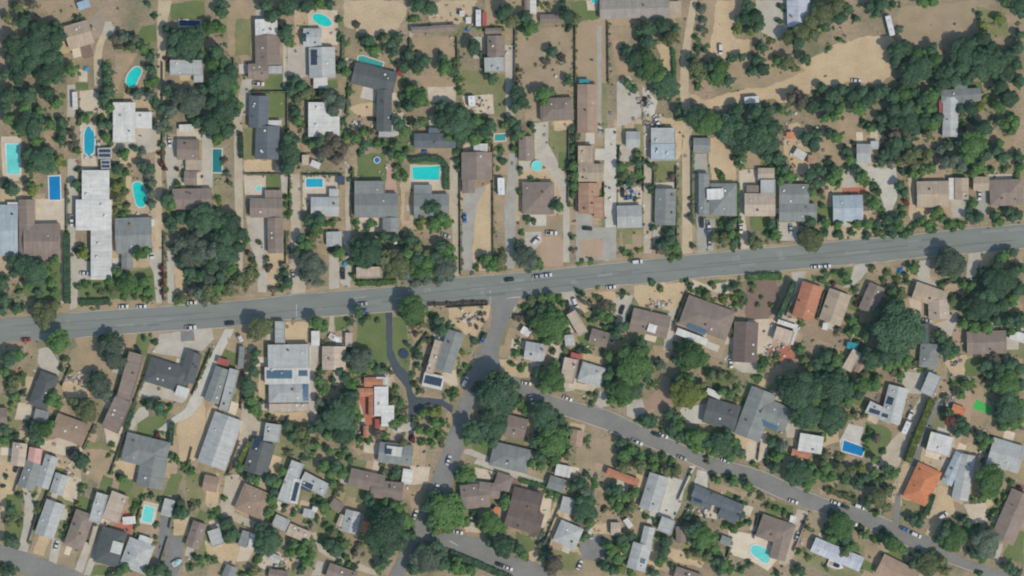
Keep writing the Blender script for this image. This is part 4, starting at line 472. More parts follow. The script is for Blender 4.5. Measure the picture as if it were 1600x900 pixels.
# ---------------- ground and roads
gm=mat('earth',g255(158,137,114),g255(108,108,80),s=.06,s2=.9,amp=.22,patch=.47)
V=[(-2200,-2200,0),(2200,-2200,0),(2200,2200,0),(-2200,2200,0)]
g=mesh('ground',V,[(0,1,2,3)],gm); g['kind']='structure'
BOX=[]
def sheet(name,P,m,lift=0):
    xs=[p[0] for p in P]; ys=[p[1] for p in P]; b=(min(xs),min(ys),max(xs),max(ys)); lv=1+lift
    for q,l in BOX:
        if q[0]<b[2] and b[0]<q[2] and q[1]<b[3] and b[1]<q[3]: lv=max(lv,l+1)
    BOX.append((b,lv)); z=.006*lv
    o=mesh(name,[(X(x),Y(y),z) for x,y in P],[tuple(range(len(P)))],m); o['kind']='structure'
    if o.data.polygons[0].normal.z<0: o.data.flip_normals()
    return o
LOT=[mat('lot_soil',g255(*a),g255(*b),s=.09,s2=1.1,amp=.2,patch=.48) for a,b in(((172,149,125),(151,134,109)),((160,140,113),(130,122,90)),((136,130,94),(104,110,74)),((180,160,132),(164,144,116)),((152,130,108),(132,118,92)))]
rl=random.Random(5)
for ph,cat,wings in BL:
    if cat not in('house','villa','cottage','building'): continue
    x1,y1,x2,y2,wd=wings[0][:5]; L=math.hypot(x2-x1,y2-y1); ux,uy=(x2-x1)/L,(y2-y1)/L; vx,vy=-uy,ux; a,b=L/2+rl.uniform(8,26),wd/2+rl.uniform(8,30); cx,cy=(x1+x2)/2+rl.uniform(-8,8),(y1+y2)/2+rl.uniform(-8,8)
    sheet('bare_ground',wob([(cx+ux*i*a+vx*j*b,cy+uy*i*a+vy*j*b) for i,j in((-1,-1),(1,-1),(1,1),(-1,1))],1.5),rl.choice(LOT if cy<470 else LOT[1:3]+LOT[1:3]+LOT))
def amp(k): return .35 if k in HARD else 1.5
soft=[p for p in PT if p[0] not in HARD]; hard=[p for p in PT if p[0] in HARD]
for k,s in soft+hard:
    P=wob(pts(s),amp(k)); paint(P,2 if k in HARD else (1 if k in ('weeds','drylawn','drygrass','dirt') else 3))
    sheet(GN.get(k,'bare_ground'),P,GM[k])
ryp=random.Random(21)
for bi in range(len(BL)):
    ph,cat,wings=BL[bi]
    if cat not in('house','villa','cottage','building'): continue
    for q in range(4 if wings[0][1]<470 else 7):
        w=ryp.choice(wings); x1,y1,x2,y2,wd=w[:5]; L=math.hypot(x2-x1,y2-y1); ux,uy=(x2-x1)/L,(y2-y1)/L; vx,vy=-uy,ux
        cx,cy=(x1+x2)/2,(y1+y2)/2; k=ryp.choice(('patio','conc','patio','lawn','drylawn','concl','sand','lawn','cream','mulch','lawn','brick2'))
        a,b=ryp.uniform(5,13),ryp.uniform(4,10)
        if k in('lawn','dirt','drylawn','sand'): a,b=a*1.3,b*1.4
        if ryp.random()<.5: ox,oy=ryp.choice((-1,1))*(L/2+a*.9),ryp.uniform(-.3,.3)*wd
        else: ox,oy=ryp.uniform(-.3,.3)*L,ryp.choice((-1,1))*(wd/2+b*.9)
        px,py=cx+ux*ox+vx*oy,cy+uy*ox+vy*oy
        if not(6<px<1594 and 6<py<894) or any(OCC[min(899,max(0,int(py+vy*j*b*.8+uy*i*a*.8))),min(1599,max(0,int(px+ux*i*a*.8+vx*j*b*.8)))]>1 for i in(-1,0,1) for j in(-1,0,1)): continue
        P=wob([(px+ux*i*a+vx*j*b,py+uy*i*a+vy*j*b) for i,j in((-1,-1),(1,-1),(1,1),(-1,1))],amp(k)*.8); paint(P,2 if k in HARD else 3)
        sheet(GN.get(k,'bare_ground'),P,GM[k])
asp=mat('asphalt_road',g255(126,129,123),g255(117,120,115),s=.10,s2=.5,amp=.07,stretch=(-.14,.16),rough=.9)
asp2=mat('asphalt_street',g255(130,128,123),g255(118,116,111),s=.10,s2=.6,amp=.07,rough=.9)
ROADS=[('side_road','766 469,770 490,766 512,752 542,734 584,732 602,716 634,704 668,686 720,666 772,650 815,636 845,604 905,630 905,660 850,676 828,684 812,702 770,718 720,728 680,738 640,750 604,766 596,800 612,832 630,880 648,940 668,960 676,1000 692,1068 718,1108 736,1172 756,1216 776,1260 794,1280 798,1316 812,1376 832,1428 858,1480 878,1528 895,1550 910,1606 910,1564 892,1508 874,1460 844,1400 818,1352 798,1298 783,1280 773,1256 767,1228 754,1200 740,1172 731,1125 719,1088 706,1044 686,992 662,960 646,936 638,890 628,860 618,830 605,806 591,784 578,778 556,787 520,800 488,812 464',asp2),
('side_road','662 836,694 832,752 842,792 867,840 880,866 905,806 905,752 880,700 858,684 847,664 846',asp2),
('side_road','-10 848,40 863,75 878,118 892,140 905,56 905,20 886,-10 872',asp2),
('road','-10 499,95 490,160 486,250 480,330 475,400 469,460 461,560 453,640 447,720 434,800 428,900 418,960 412,1050 402,1150 392,1250 383,1330 376,1430 367,1520 357,1610 350,1610 386,1560 391,1450 400,1350 411,1280 416,1180 426,1090 433,1040 440,960 445,880 456,800 465,760 470,665 479,610 486,560 490,500 494,420 501,350 511,260 516,150 525,60 532,-10 534',asp)]
for n,s,m in ROADS:
    P=wob(pts(s),.7,5); paint(P,4); sheet(n,P,m,lift=14)
lm=mat('road_paint',(.46,.46,.45),amp=.2); pm=mat('road_patch',g255(142,142,138),amp=.1); tm=mat('tar_seam',g255(104,106,103),amp=.1)
def bar(name,x1,y1,x2,y2,w,m):
    l=math.hypot(x2-x1,y2-y1); nx,ny=-(y2-y1)/l*w/2,(x2-x1)/l*w/2
    return sheet(name,[(x1+nx,y1+ny),(x2+nx,y2+ny),(x2-nx,y2-ny),(x1-nx,y1-ny)],m,lift=20)
for a in ((766,454,766,474,1.3),(792,466,813,464,1.5),(832,427,832,440,1.2),(463,475,463,495,1.1),(702,845,716,853,1.6)): bar('road_marking',*a,lm)
for a in ((893,442,904,440,7),(662,454,673,453,6),(1145,405,1156,403,9),(1214,398,1223,396,9),(494,483,504,482,7),(750,458,756,458,7),(562,475,570,474,6)): bar('road_patch',*a,pm)
rr_=random.Random(8); dpm=mat('asphalt_repair',g255(112,114,111),g255(106,108,105),amp=.08); lpm=mat('worn_asphalt',g255(136,137,131),g255(130,131,126),amp=.08)
for q in range(34):
    x=rr_.uniform(10,1590); yt=np.interp(x,[0,160,330,460,640,800,960,1150,1330,1430,1600],[499,486,475,461,447,428,412,392,376,367,351]); yb=np.interp(x,[0,150,350,500,665,800,960,1090,1280,1450,1600],[534,525,511,494,479,465,445,433,416,400,386])
    yy=yt+(yb-yt)*rr_.uniform(.15,.85); l=rr_.uniform(4,40); bar('road_patch',x,yy,min(1599,x+l),yy-.09*l,rr_.uniform(2,6),rr_.choice((dpm,lpm,lpm)))
for x0,x1,off in ((20,330,.35),(250,640,.62),(560,1000,.4),(900,1290,.58),(1100,1420,.45),(1240,1590,.66),(620,900,.75),(60,250,.7)):
    P1=[];P2=[]
    for i in range(22):
        x=x0+(x1-x0)*i/21; t=np.interp(x,[0,160,330,460,640,800,960,1150,1330,1430,1600],[499,486,475,461,447,428,412,392,376,367,351]); b=np.interp(x,[0,150,350,500,665,800,960,1090,1280,1450,1600],[534,525,511,494,479,465,445,433,416,400,386])
        y=t+(b-t)*off+R.uniform(-.5,.5); P1.append((x,y-.35)); P2.append((x,y+.45))
    sheet('road_seam',P1+P2[::-1],tm,lift=16)
kb=mat('kerb_concrete',g255(176,168,152),amp=.1)
def kerb(s):
    P=pts(s); V=[];F=[]
    for i,(x,y) in enumerate(P):
        a=P[max(0,i-1)]; b=P[min(len(P)-1,i+1)]; l=math.hypot(b[0]-a[0],b[1]-a[1]); nx,ny=-(b[1]-a[1])/l*.75,(b[0]-a[0])/l*.75
        for sx in(-1,1):
            for z in(0,.24): V.append((X(x+nx*sx),Y(y+ny*sx),z))
    for i in range(len(P)-1):
        a,b=i*4,i*4+4; F+=[(a+1,b+1,b+3,a+3),(a,b,b+1,a+1),(a+2,a+3,b+3,b+2)]
    o=mesh('kerb',V,F,kb); o['kind']='structure'
for q in ('108 489,160 485,250 479,330 473,400 467,460 460,560 452,640 446,720 433,800 427,900 417,960 411,1050 401,1150 391,1250 382,1330 375,1430 366,1520 356,1610 349','120 528,150 525,260 517,350 512,420 502,500 495,560 491,610 487,665 480,760 471','816 466,880 457,960 446,1040 441,1090 434,1180 427,1280 417,1350 412,1450 401,1560 392,1610 387',
    '836 605,860 617,890 627,936 637,960 645,992 661,1044 685,1088 705,1125 718,1172 730,1200 739,1228 753,1256 766,1298 782,1352 797,1395 815','880 649,940 669,1000 693,1068 719,1108 737,1172 757,1216 777,1240 787','1270 797,1316 813,1376 833,1428 859,1480 879,1528 896'): kerb(q)
# ---------------- words that place a thing on the map: north is up
DIR=['east','south-east','south','south-west','west','north-west','north','north-east']
def side(dx,dy): return DIR[int(round(math.degrees(math.atan2(dy,dx))/45))%8]
LAND=[]                                     # (x, y, phrase)
ORD=['first','second','third','fourth','fifth','sixth','seventh','eighth','ninth','tenth','eleventh','twelfth','thirteenth','fourteenth','fifteenth','sixteenth','seventeenth','eighteenth','nineteenth','twentieth']
def name_all(items,fmt):                    # items: [(x,y,what,setter)]: one label for each, counted outwards from a landmark on one side of it
    byk={}
    opt=[]
    for i,(x,y,what,_) in enumerate(items):
        c=[l for l in sorted(LAND,key=lambda l:(l[0]-x)**2+(l[1]-y)**2)[:60] if len(l[2].split())+len(what.split())<12]
        opt+=[(math.hypot(l[0]-x,l[1]-y),i,l) for l in c[:14]]
    opt.sort(key=lambda q:q[0]); done=set()
    for d,i,l in opt:
        if i in done: continue
        x,y,what,_=items[i]; key=(what,l[2],side(x-l[0],y-l[1]))
        if len(byk.get(key,()))>=10: continue
        byk.setdefault(key,[]).append((d,i)); done.add(i)
    for (what,ph,sd),v in byk.items():
        v.sort()
        for k,(_,i) in enumerate(v):
            if len(v)==1: lab=f'{what} {sd} of the {ph}'
            else: lab=f'{what}, {ORD[k]} one {sd} of the {ph}'
            items[i][3](lab)
# ---------------- buildings
BOBJ=[]
def roof_h(w,u,v):                          # height of the roof of a wing at (u along, v across)
    L,W,t,h,r=w['L'],w['W'],w['t'],w['h'],w['r']
    if t=='f': return h+.22
    e=max(0,1-abs(v)/(W/2))
    if t=='h': e=min(e,max(0,(L/2-abs(u))/(W/2)))
    return h+.12+r*e
for bi,(ph,cat,wings) in enumerate(BL):
    cx=sum((w[0]+w[2])/2 for w in wings)/len(wings); cy=sum((w[1]+w[3])/2 for w in wings)/len(wings)
    w0=wings[0]; cx,cy=(w0[0]+w0[2])/2,(w0[1]+w0[3])/2
    nm={'house':'house'}.get(cat,cat)
    root=empty(nm if cat!='trailer' else 'house_trailer',(X(cx),Y(cy),0)); tag(root,ph,cat)
    LAND.append((cx,cy,ph)); ws=[]
    for k,w in enumerate(wings):
        x1,y1,x2,y2,wd,t,col=w[:7]
        ax,ay,bx,by=X(x1)-X(cx),Y(y1)-Y(cy),X(x2)-X(cx),Y(y2)-Y(cy)
        L=math.hypot(bx-ax,by-ay); a=math.atan2(by-ay,bx-ax); W=wd*S; mx,my=(ax+bx)/2,(ay+by)/2
        small=cat in('shed','canopy','awning','carport','shelter') or L*W<45
        h=(2.3 if small else 2.75)+.09*k+.013*(bi%7)
        if len(w)>7: h=w[7]
        elif t=='f' and not small: h+=.45
        r=min(W/2*.27,2.3) if t!='f' else 0
        d=dict(L=L,W=W,t=t,h=h,r=r,m=(mx,my),a=a); ws.append(d)
        ca,sa=math.cos(a),math.sin(a)
        for (u,v) in [((-1,-1))]: paint([((x1+x2)/2+(ca*uu*L/2-sa*vv*W/2)/S,(y1+y2)/2-(sa*uu*L/2+ca*vv*W/2)/S) for uu,vv in((-1,-1),(1,-1),(1,1),(-1,1))],5)
        i=.35
        if cat in('canopy','awning','shelter','carport'):
            for su in(-1,1):
                for sv in(-1,1):
                    V,F=box(su*(L/2-.3)-.07,su*(L/2-.3)+.07,sv*(W/2-.3)-.07,sv*(W/2-.3)+.07,0,h); mesh('post',V,F,M_white,root,(mx,my,0),a)
        else:
            V,F=box(-L/2+i,L/2-i,-W/2+i,W/2-i,0,h+(.0 if t!='f' else .02)); o=mesh('wall',V,F,M_wall,root,(mx,my,0),a)
        e=.16
        if t=='f':
            V,F=box(-L/2,L/2,-W/2,W/2,h+.02,h+.22)
            if not small and not(col=='wht' and len(wings)>1):
                q=.28; z=h+.5
                for (a0,a1,b0,b1) in((-L/2,L/2,-W/2,-W/2+q),(-L/2,L/2,W/2-q,W/2),(-L/2,-L/2+q,-W/2+q,W/2-q),(L/2-q,L/2,-W/2+q,W/2-q)): box(a0,a1,b0,b1,h+.223,z,V,F)
        else:
            Hh=h+.12+r; z=h+.12; ri=0 if t=='g' else min(W/2,L/2-.05)
            V=[(-L/2,-W/2,z),(L/2,-W/2,z),(L/2,W/2,z),(-L/2,W/2,z),(-L/2+ri,0,Hh),(L/2-ri,0,Hh)]
            V+=[(x,y,zz-e) for x,y,zz in V]
            F=[(0,1,5,4),(2,3,4,5),(6,10,11,7),(8,11,10,9)]
            F+=[(3,0,4),(1,2,5),(6,9,10),(7,11,8)] if t=='h' else []
            F+=[(0,6,7,1),(2,8,9,3)]
            F+=[(1,7,8,2),(3,9,6,0)] if t=='h' else [(1,7,11,5),(5,11,8,2),(3,9,10,4),(4,10,6,0)]
        d['o']=mesh('roof',V,F,RM[col],root,(mx,my,0),a)
        if t=='g' and cat not in('canopy','awning','shelter','carport','shed'):   # gable ends
            for sx in(-1,1):
                V=[];F=[];b=0; x0=sx*(L/2-i); x1_=sx*(L/2-i-.12); hb=W/2-i; zt=h+.02+r*(hb/(W/2))*1.0-.06
                V+=[(x0,-hb,h),(x0,hb,h),(x0,0,h-.1+r),(x1_,-hb,h),(x1_,hb,h),(x1_,0,h-.1+r)]; F+=[(b,b+1,b+2),(b+3,b+5,b+4),(b,b+3,b+4,b+1),(b+1,b+4,b+5,b+2),(b+2,b+5,b+3,b)]
                mesh('gable_wall',V,F,M_wall,root,(mx,my,0),a)
    BOBJ.append((root,cx,cy,ws))
    # small rooftop things the photo shows as dots: vents, chimneys, air conditioners
    if cat in('house','building','villa','cottage'):
        for k,d in enumerate(ws):
            if d['L']*d['W']<60: continue
            ca,sa=math.cos(d['a']),math.sin(d['a'])
            for j in range(R.choice((1,2,2,3))):
                u,v=R.uniform(-.36,.36)*d['L'],R.uniform(.12,.34)*R.choice((-1,1))*d['W']
                z=roof_h(d,u,v); px,py=d['m'][0]+ca*u-sa*v,d['m'][1]+sa*u+ca*v
                if any(q is not d and abs((px-q['m'][0])*math.cos(q['a'])+(py-q['m'][1])*math.sin(q['a']))<q['L']/2+.5 and abs(-(px-q['m'][0])*math.sin(q['a'])+(py-q['m'][1])*math.cos(q['a']))<q['W']/2+.5 for q in ws): continue
                if d['t']=='f' and R.random()<.5:
                    V,F=box(-.5,.5,-.45,.45,-.05,.75); box(-.3,.3,-.25,.25,.752,.85,V,F); mesh('air_conditioner',V,F,R.choice((M_white,M_white,RM['lgy'])),d['o'],(u,v,z),0)
                elif j==0 and k==0 and R.random()<.35:
                    V,F=box(-.4,.4,-.3,.3,-.9,1.0); box(-.48,.48,-.38,.38,1.002,1.1,V,F); mesh('chimney',V,F,M_brick,d['o'],(u,v,z),0)
                else:
                    n=10; rr=R.choice((.22,.28,.36)); P=[(rr*math.cos(6.283*q/n),rr*math.sin(6.283*q/n)) for q in range(n)]
                    V,F=prism(P,-.35,.35); b=len(V); V2,F2=prism([(x*1.5,y*1.5) for x,y in P],.352,.44); V+=V2; F+=[tuple(b+q for q in f) for f in F2]
                    mesh('roof_vent',V,F,R.choice((M_white,M_white,M_dark)),d['o'],(u,v,z),0)
# solar arrays on the roofs: centre, size, turn in the picture
SOL=[(491,90,10,24,0,0),(476,59,6,13,0,0),(1088,514,31,9,22,1),(437,585,40,13,0,1),(474,583,14,9,0,1),(478,613,9,26,0,1),(1200,664,30,9,24,1),(1390,626,10,12,18,0),(1366,643,17,7,18,0),(1382,649,10,6,18,0),(480,760,17,13,22,0),(462,768,7,30,14,0),
(164,236,18,5,0,0),(164,243,18,5,0,0),(165.5,254,12,4,0,0),(165.5,260,12,4,0,0),(677,595,27,13,13,0),(402,692,10,24,20,0),(916,521,7,16,24,1),(608,705,9,9,8,0),(1155,806,10,8,22,0),(1090,782,14,6,22,0),(1004,876,8,8,18,0)]
for (sx,sy,sw,sh,rot,kind) in SOL:
    best=None
    for root,cx,cy,ws in BOBJ:
        for d in ws:
            px,py=X(sx)-X(cx)-d['m'][0],Y(sy)-Y(cy)-d['m'][1]; ca,sa=math.cos(d['a']),math.sin(d['a']); u,v=px*ca+py*sa,-px*sa+py*ca
            if abs(u)<d['L']/2 and abs(v)<d['W']/2:
                z=roof_h(d,u,v)
                if best is None or z>best[0]: best=(z,root,d,px+d['m'][0],py+d['m'][1],u,v)
    if best is None: continue
    z,root,d,px,py,u,v=best; a=-math.radians(rot); w_,h_=sw*S,sh*S
    ca,sa=math.cos(d['a']),math.sin(d['a'])
    def zat(lx,ly):
        gx,gy=px+math.cos(a)*lx-math.sin(a)*ly-d['m'][0],py+math.sin(a)*lx+math.cos(a)*ly-d['m'][1]
        return roof_h(d,gx*ca+gy*sa,-gx*sa+gy*ca)
    nx=max(1,round(w_/1.1)); ny=max(1,round(h_/1.7)); V=[];F=[]
    zc=[zat(-w_/2,-h_/2),zat(w_/2,-h_/2),zat(w_/2,h_/2),zat(-w_/2,h_/2)]; zm=max(zc+[zat(0,0)])
    flat=max(zc)-min(zc)<.05 or d['t']=='f'
    for i in range(nx):
        for j in range(ny):
            x0,x1=-w_/2+w_*i/nx+.04,-w_/2+w_*(i+1)/nx-.04; y0,y1=-h_/2+h_*j/ny+.04,-h_/2+h_*(j+1)/ny-.04; b=len(V)
            top=[(x,y,max(zat(x,y),zm-.9)+.22+(.10*(y1-y)/(y1-y0) if flat else 0)) for x,y in((x0,y0),(x1,y0),(x1,y1),(x0,y1))]
            V+=[(x,y,q-.1) for x,y,q in top]+top
            F+=[tuple(b+q for q in f) for f in((0,3,2,1),(4,5,6,7),(0,1,5,4),(1,2,6,5),(2,3,7,6),(3,0,4,7))]
    mesh('solar_panel',V,F,M_bpanel if kind else M_panel,d['o'],(u,v,0),a-d['a'])
# ---------------- pools
for kd,ph,s,wc in PO:
    if kd=='oval':
        cx,cy,a,b,rot=[float(v) for v in s.split()]; t=math.radians(rot); P=[]
        for i in range(28):
            q=6.2832*i/28; x,y=a*math.cos(q),b*math.sin(q); P.append((cx+x*math.cos(t)-y*math.sin(t),cy+x*math.sin(t)+y*math.cos(t)))
    else:
        P=pts(s)
        if kd=='kidney':                     # round the corners
            for _ in range(2): P=[q for i in range(len(P)) for q in((P[i][0]*.75+P[(i+1)%len(P)][0]*.25,P[i][1]*.75+P[(i+1)%len(P)][1]*.25),(P[i][0]*.25+P[(i+1)%len(P)][0]*.75,P[i][1]*.25+P[(i+1)%len(P)][1]*.75))]
        cx,cy=sum(p[0] for p in P)/len(P),sum(p[1] for p in P)/len(P)
    root=empty('swimming_pool',(X(cx),Y(cy),0)); tag(root,ph,'swimming pool'); LAND.append((cx,cy,ph))
    Q=ccw([(X(x)-X(cx),Y(y)-Y(cy)) for x,y in P]); n=len(Q)
    def grow(Q,d):
        out=[]
        for i in range(len(Q)):
            (ax,ay),(bx,by),(ex,ey)=Q[i-1],Q[i],Q[(i+1)%len(Q)]
            l1=math.hypot(bx-ax,by-ay) or 1; l2=math.hypot(ex-bx,ey-by) or 1
            n1=((by-ay)/l1,-(bx-ax)/l1); n2=((ey-by)/l2,-(ex-bx)/l2); mx,my=n1[0]+n2[0],n1[1]+n2[1]; k=d*2/max(.6,(mx*mx+my*my))
            out.append((bx+mx*k,by+my*k))
        return out
    up=.9 if 'above-ground' in ph else .2
    O=grow(Q,.55 if up<.5 else .2)
    V=[(x,y,.0) for x,y in O]+[(x,y,up) for x,y in O]+[(x,y,up) for x,y in Q]+[(x,y,up-.16) for x,y in Q]
    F=[(i+o*n,(i+1)%n+o*n,(i+1)%n+(o+1)*n,i+(o+1)*n) for o in range(3) for i in range(n)]
    mesh('coping',V,F,M_copw if wc in('tl2','vb','bl') else M_cop,root)
    mesh('water',[(x,y,up-.1) for x,y in grow(Q,.05)],[tuple(range(n))],WM[wc],root)
    paint([(x,y) for x,y in P],5)
# ---------------- trees: crowns of many small leaf clumps on uneven lobes
def crown(seed,nl,size,flat=.62,nlobe=9):
    rs=np.random.RandomState(seed); P=[];Nn=[]
    lob=[(0,0,.95*flat,.52)]
    for k in range(nlobe):
        a=6.283*(k+rs.uniform(-.4,.4))/nlobe*(2 if k>=nlobe*.6 else 1.6); d=rs.uniform(.36,.70) if k<nlobe*.7 else rs.uniform(.08,.38)
        lob.append((d*math.cos(a),d*math.sin(a),flat*rs.uniform(.35,1.05) if k<nlobe*.7 else flat*rs.uniform(.9,1.35),rs.uniform(.27,.43)*(.74 if nlobe>12 else .9 if nlobe>7 else 1)))
    wt=np.array([l[3]**2 for l in lob]); wt/=wt.sum()
    for l,k in zip(lob,(wt*nl).astype(int)):
        v=rs.normal(size=(k,3)); v[:,2]=np.abs(v[:,2])*np.where(rs.rand(k)<.78,1,-1); v/=np.linalg.norm(v,axis=1,keepdims=True)
        rr=l[3]*(.72+.36*rs.rand(k,1)**.7)
        P.append(np.array(l[:3])+v*rr*np.array([1,1,.85])); Nn.append(v)
    P=np.concatenate(P); Nn=np.concatenate(Nn)+np.array([0,0,.35])+rs.normal(size=P.shape)*.36; Nn/=np.linalg.norm(Nn,axis=1,keepdims=True)
    t=np.cross(Nn,rs.normal(size=P.shape)); t/=np.linalg.norm(t,axis=1,keepdims=True); b=np.cross(Nn,t)
    s=size*(.6+.8*rs.rand(len(P),1)); e=.6+.5*rs.rand(len(P),1)
    Vq=np.stack([P-t*s,P-b*s*e,P+t*s,P+b*s*e],1)        # leaf-shaped clumps
    Vq[:,:,2]=np.maximum(Vq[:,:,2],.02)
    return Vq
BIGV=[crown(10+i,2600,.068,nlobe=12+i) for i in range(6)]
MIDV=[crown(30+i,1000,.108,nlobe=6+i%3) for i in range(6)]
SMLV=[crown(50+i,260,.17,flat=.6,nlobe=5) for i in range(5)]
GIA=[quads('crown',crown(90+i,5200,.052,flat=.55,nlobe=22+2*i),LM['d']) for i in range(4)]
BIG=[quads('crown',v,LM['d']) for v in BIGV]; MID=[quads('crown',v,LM['d']) for v in MIDV]; SML=[quads('foliage',v,LM['d']) for v in SMLV]
def trunkmesh():
    V=[];F=[]
    def limb(a,b,r0,r1,n=7):
        a,b=Vector(a),Vector(b); d=(b-a).normalized(); u=d.orthogonal().normalized(); v=d.cross(u); k=len(V)
        for p,r in((a,r0),(b,r1)): V.extend([tuple(p+u*(r*math.cos(6.283*i/n))+v*(r*math.sin(6.283*i/n))) for i in range(n)])
        F.extend([(k+i,k+(i+1)%n,k+n+(i+1)%n,k+n+i) for i in range(n)]); F.append(tuple(k+n+i for i in range(n)))
    limb((0,0,-.02),(.02,.01,.52),.085,.06)
    for a,l in((.3,.45),(2.2,.42),(4.4,.47)): limb((.02,.01,.5),(l*math.cos(a),l*math.sin(a),.95),.05,.018)
    me=bpy.data.meshes.new('trunk'); me.from_pydata(V,[],F); me.materials.append(M_bark); return me
TRK=trunkmesh()
trees=[]
for s in TR.replace('\n','').split(','):
    if not s.strip(): continue
    a,b,c=s.split(); trees.append((float(a),float(b),float(c[:-1]),c[-1]))
PROM=[(775,615,35,'d'),(737,672,17,'d'),(776,668,19,'d'),(408,511,20,'o'),(646,484,22,'m'),(94,535,20,'m'),(74,490,19,'o'),(988,570,29,'m'),(974,608,21,'m'),(1078,558,25,'m'),(1072,614,23,'y'),(1402,512,37,'d'),(1482,411,22,'g'),(1545,748,28,'m'),(1488,840,21,'m'),(1540,848,24,'g'),(1312,820,20,'m'),
(696,797,27,'m'),(668,872,22,'g'),(603,832,36,'d'),(424,844,22,'d'),(860,508,26,'m'),(861,590,21,'m'),(848,648,22,'d'),(864,690,25,'m'),(1244,608,32,'d'),(1258,645,24,'d'),(486,412,21,'g'),(1142,202,24,'d'),(1103,192,19,'m'),(1180,216,27,'d'),(714,194,25,'d'),(1266,376,18,'o'),(176,545,19,'g'),(156,602,18,'g'),(138,641,19,'o'),(296,66,24,'d'),(300,160,22,'g'),(348,130,21,'d'),(354,172,22,'d'),(452,236,18,'d'),(656,155,17,'m'),(1016,108,19,'m'),(1040,132,19,'d'),(60,75,24,'d'),(30,90,20,'d'),(85,105,19,'d'),(46,194,20,'d'),(66,252,20,'d'),(320,345,22,'d'),(350,395,22,'d'),(315,395,20,'g'),(360,350,20,'d'),(576,395,24,'d'),(622,415,21,'o'),(696,420,20,'g'),(1560,440,26,'d'),(1528,480,22,'d'),(1520,225,22,'m'),(1420,190,20,'d'),(1505,85,22,'d'),(1548,98,24,'d'),(1430,110,22,'d'),(764,815,18,'m'),(912,795,18,'d'),(1098,838,19,'m'),(1300,605,24,'d'),(1302,648,20,'d'),(1570,600,22,'m'),(1575,640,21,'d'),(1370,775,16,'o'),(1450,885,19,'o'),(1392,848,16,'m'),(530,650,24,'d'),(545,625,15,'d'),(536,680,18,'d'),(785,855,17,'d'),(866,878,16,'b'),(55,425,22,'d'),(200,445,18,'m'),(560,562,18,'g'),(1080,184,15,'d'),(820,400,18,'g'),(1244,738,20,'d'),(1085,682,17,'m'),(1125,694,19,'d'),(388,600,13,'d')]
trees=[t for t in trees if not any((t[0]-p[0])**2+(t[1]-p[1])**2<(p[2]*.6)**2 for p in PROM)]+PROM
TRK_=pts('1074 120,1078 150,1094 158,1112 162,1150 153,1200 138,1250 122')
def off_track(t):
    for (ax,ay),(bx,by) in zip(TRK_,TRK_[1:]):
        k=max(0,min(1,((t[0]-ax)*(bx-ax)+(t[1]-ay)*(by-ay))/((bx-ax)**2+(by-ay)**2)))
        if math.hypot(t[0]-ax-(bx-ax)*k,t[1]-ay-(by-ay)*k)<t[2]*.7+5: return False
    return True
trees=[t for t in trees if off_track(t)]
trees.sort(key=lambda t:-t[2])
tall=[t for t in trees if t[2]>=8]; low=[t for t in trees if t[2]<8]
CN={'d':'dark green','m':'mid green','o':'olive green','g':'grey-green','b':'brownish sparse','y':'lime green','r':'dark red'}
def slot(o,m):
    o.material_slots[0].link='OBJECT'; o.material_slots[0].material=m
items=[]
NT,NS=300,260
def lift(x,y):                               # a crown over a roof starts above it
    xi,yi=min(1599,max(0,int(x))),min(899,max(0,int(y))); return OCC[yi,xi]==5
for i,(x,y,r,t) in enumerate(tall[:NT]):
    rm=r*S; root=empty('tree',(X(x),Y(y),0),0)
    hz=R.uniform(.92,1.15)*(.72 if r>=18 else 1)*(1.12 if (x,y) in ((408,511),(94,535),(1482,411)) else 1)
    tr=link('trunk',TRK,root); tr.scale=(rm,rm,rm*hz*1.35)
    cr=link('crown',(GIA[i%4] if r>=18 else (BIG if r>=12 else MID)[i%6]),root,(0,0,rm*(.95 if r>=12 else .78)*hz),R.uniform(0,6.28)); k=R.uniform(1.12,1.24); cr.scale=(rm*k*R.uniform(.9,1.1),rm*k*R.uniform(.9,1.1),rm*hz*1.05); slot(cr,LM[t])
    root['category']='tree'; root['group']='trees among the houses'
    sz='huge' if r>=18 else 'large' if r>=14 else 'mid-sized'
    items.append((x,y,f'{sz} {CN[t]} tree',lambda l,o=root:o.__setitem__('label',l)))
name_all(items,None)
items=[]
for i,(x,y,r,t) in enumerate(low[:NS]):
    rm=r*S; o=link('shrub',SML[i%5],None,(X(x),Y(y),0),R.uniform(0,6.28)); o.scale=(rm*R.uniform(.9,1.45),rm*R.uniform(.9,1.3),rm*R.uniform(.8,1.3)); slot(o,LM[t])
    o['category']='shrub'; o['group']='shrubs and small garden trees'
    items.append((x,y,f'{CN[t]} shrub',lambda l,o=o:o.__setitem__('label',l)))
name_all(items,None)
KEY=list(LC)
fill=[]; bigs=[t for t in tall if t[2]>=10]
for i,(x,y,r,t) in enumerate(bigs):
    for (x2,y2,r2,t2) in bigs[i+1:]:
        d=math.hypot(x-x2,y-y2)
        if (r+r2)*.7<d<(r+r2)*1.12:
            q=((x+x2)/2+R.uniform(-2,2),(y+y2)/2+R.uniform(-2,2))
            if 0<=q[0]<1600 and 0<=q[1]<900 and OCC[int(q[1]),int(q[0])]<2 and off_track((*q,10)) and all((q[0]-f[0])**2+(q[1]-f[1])**2>70 for f in fill): fill.append((*q,min(r,r2)*.72,R.choice((t,t2))))
print('infill',len(fill),len(tall),len(low))
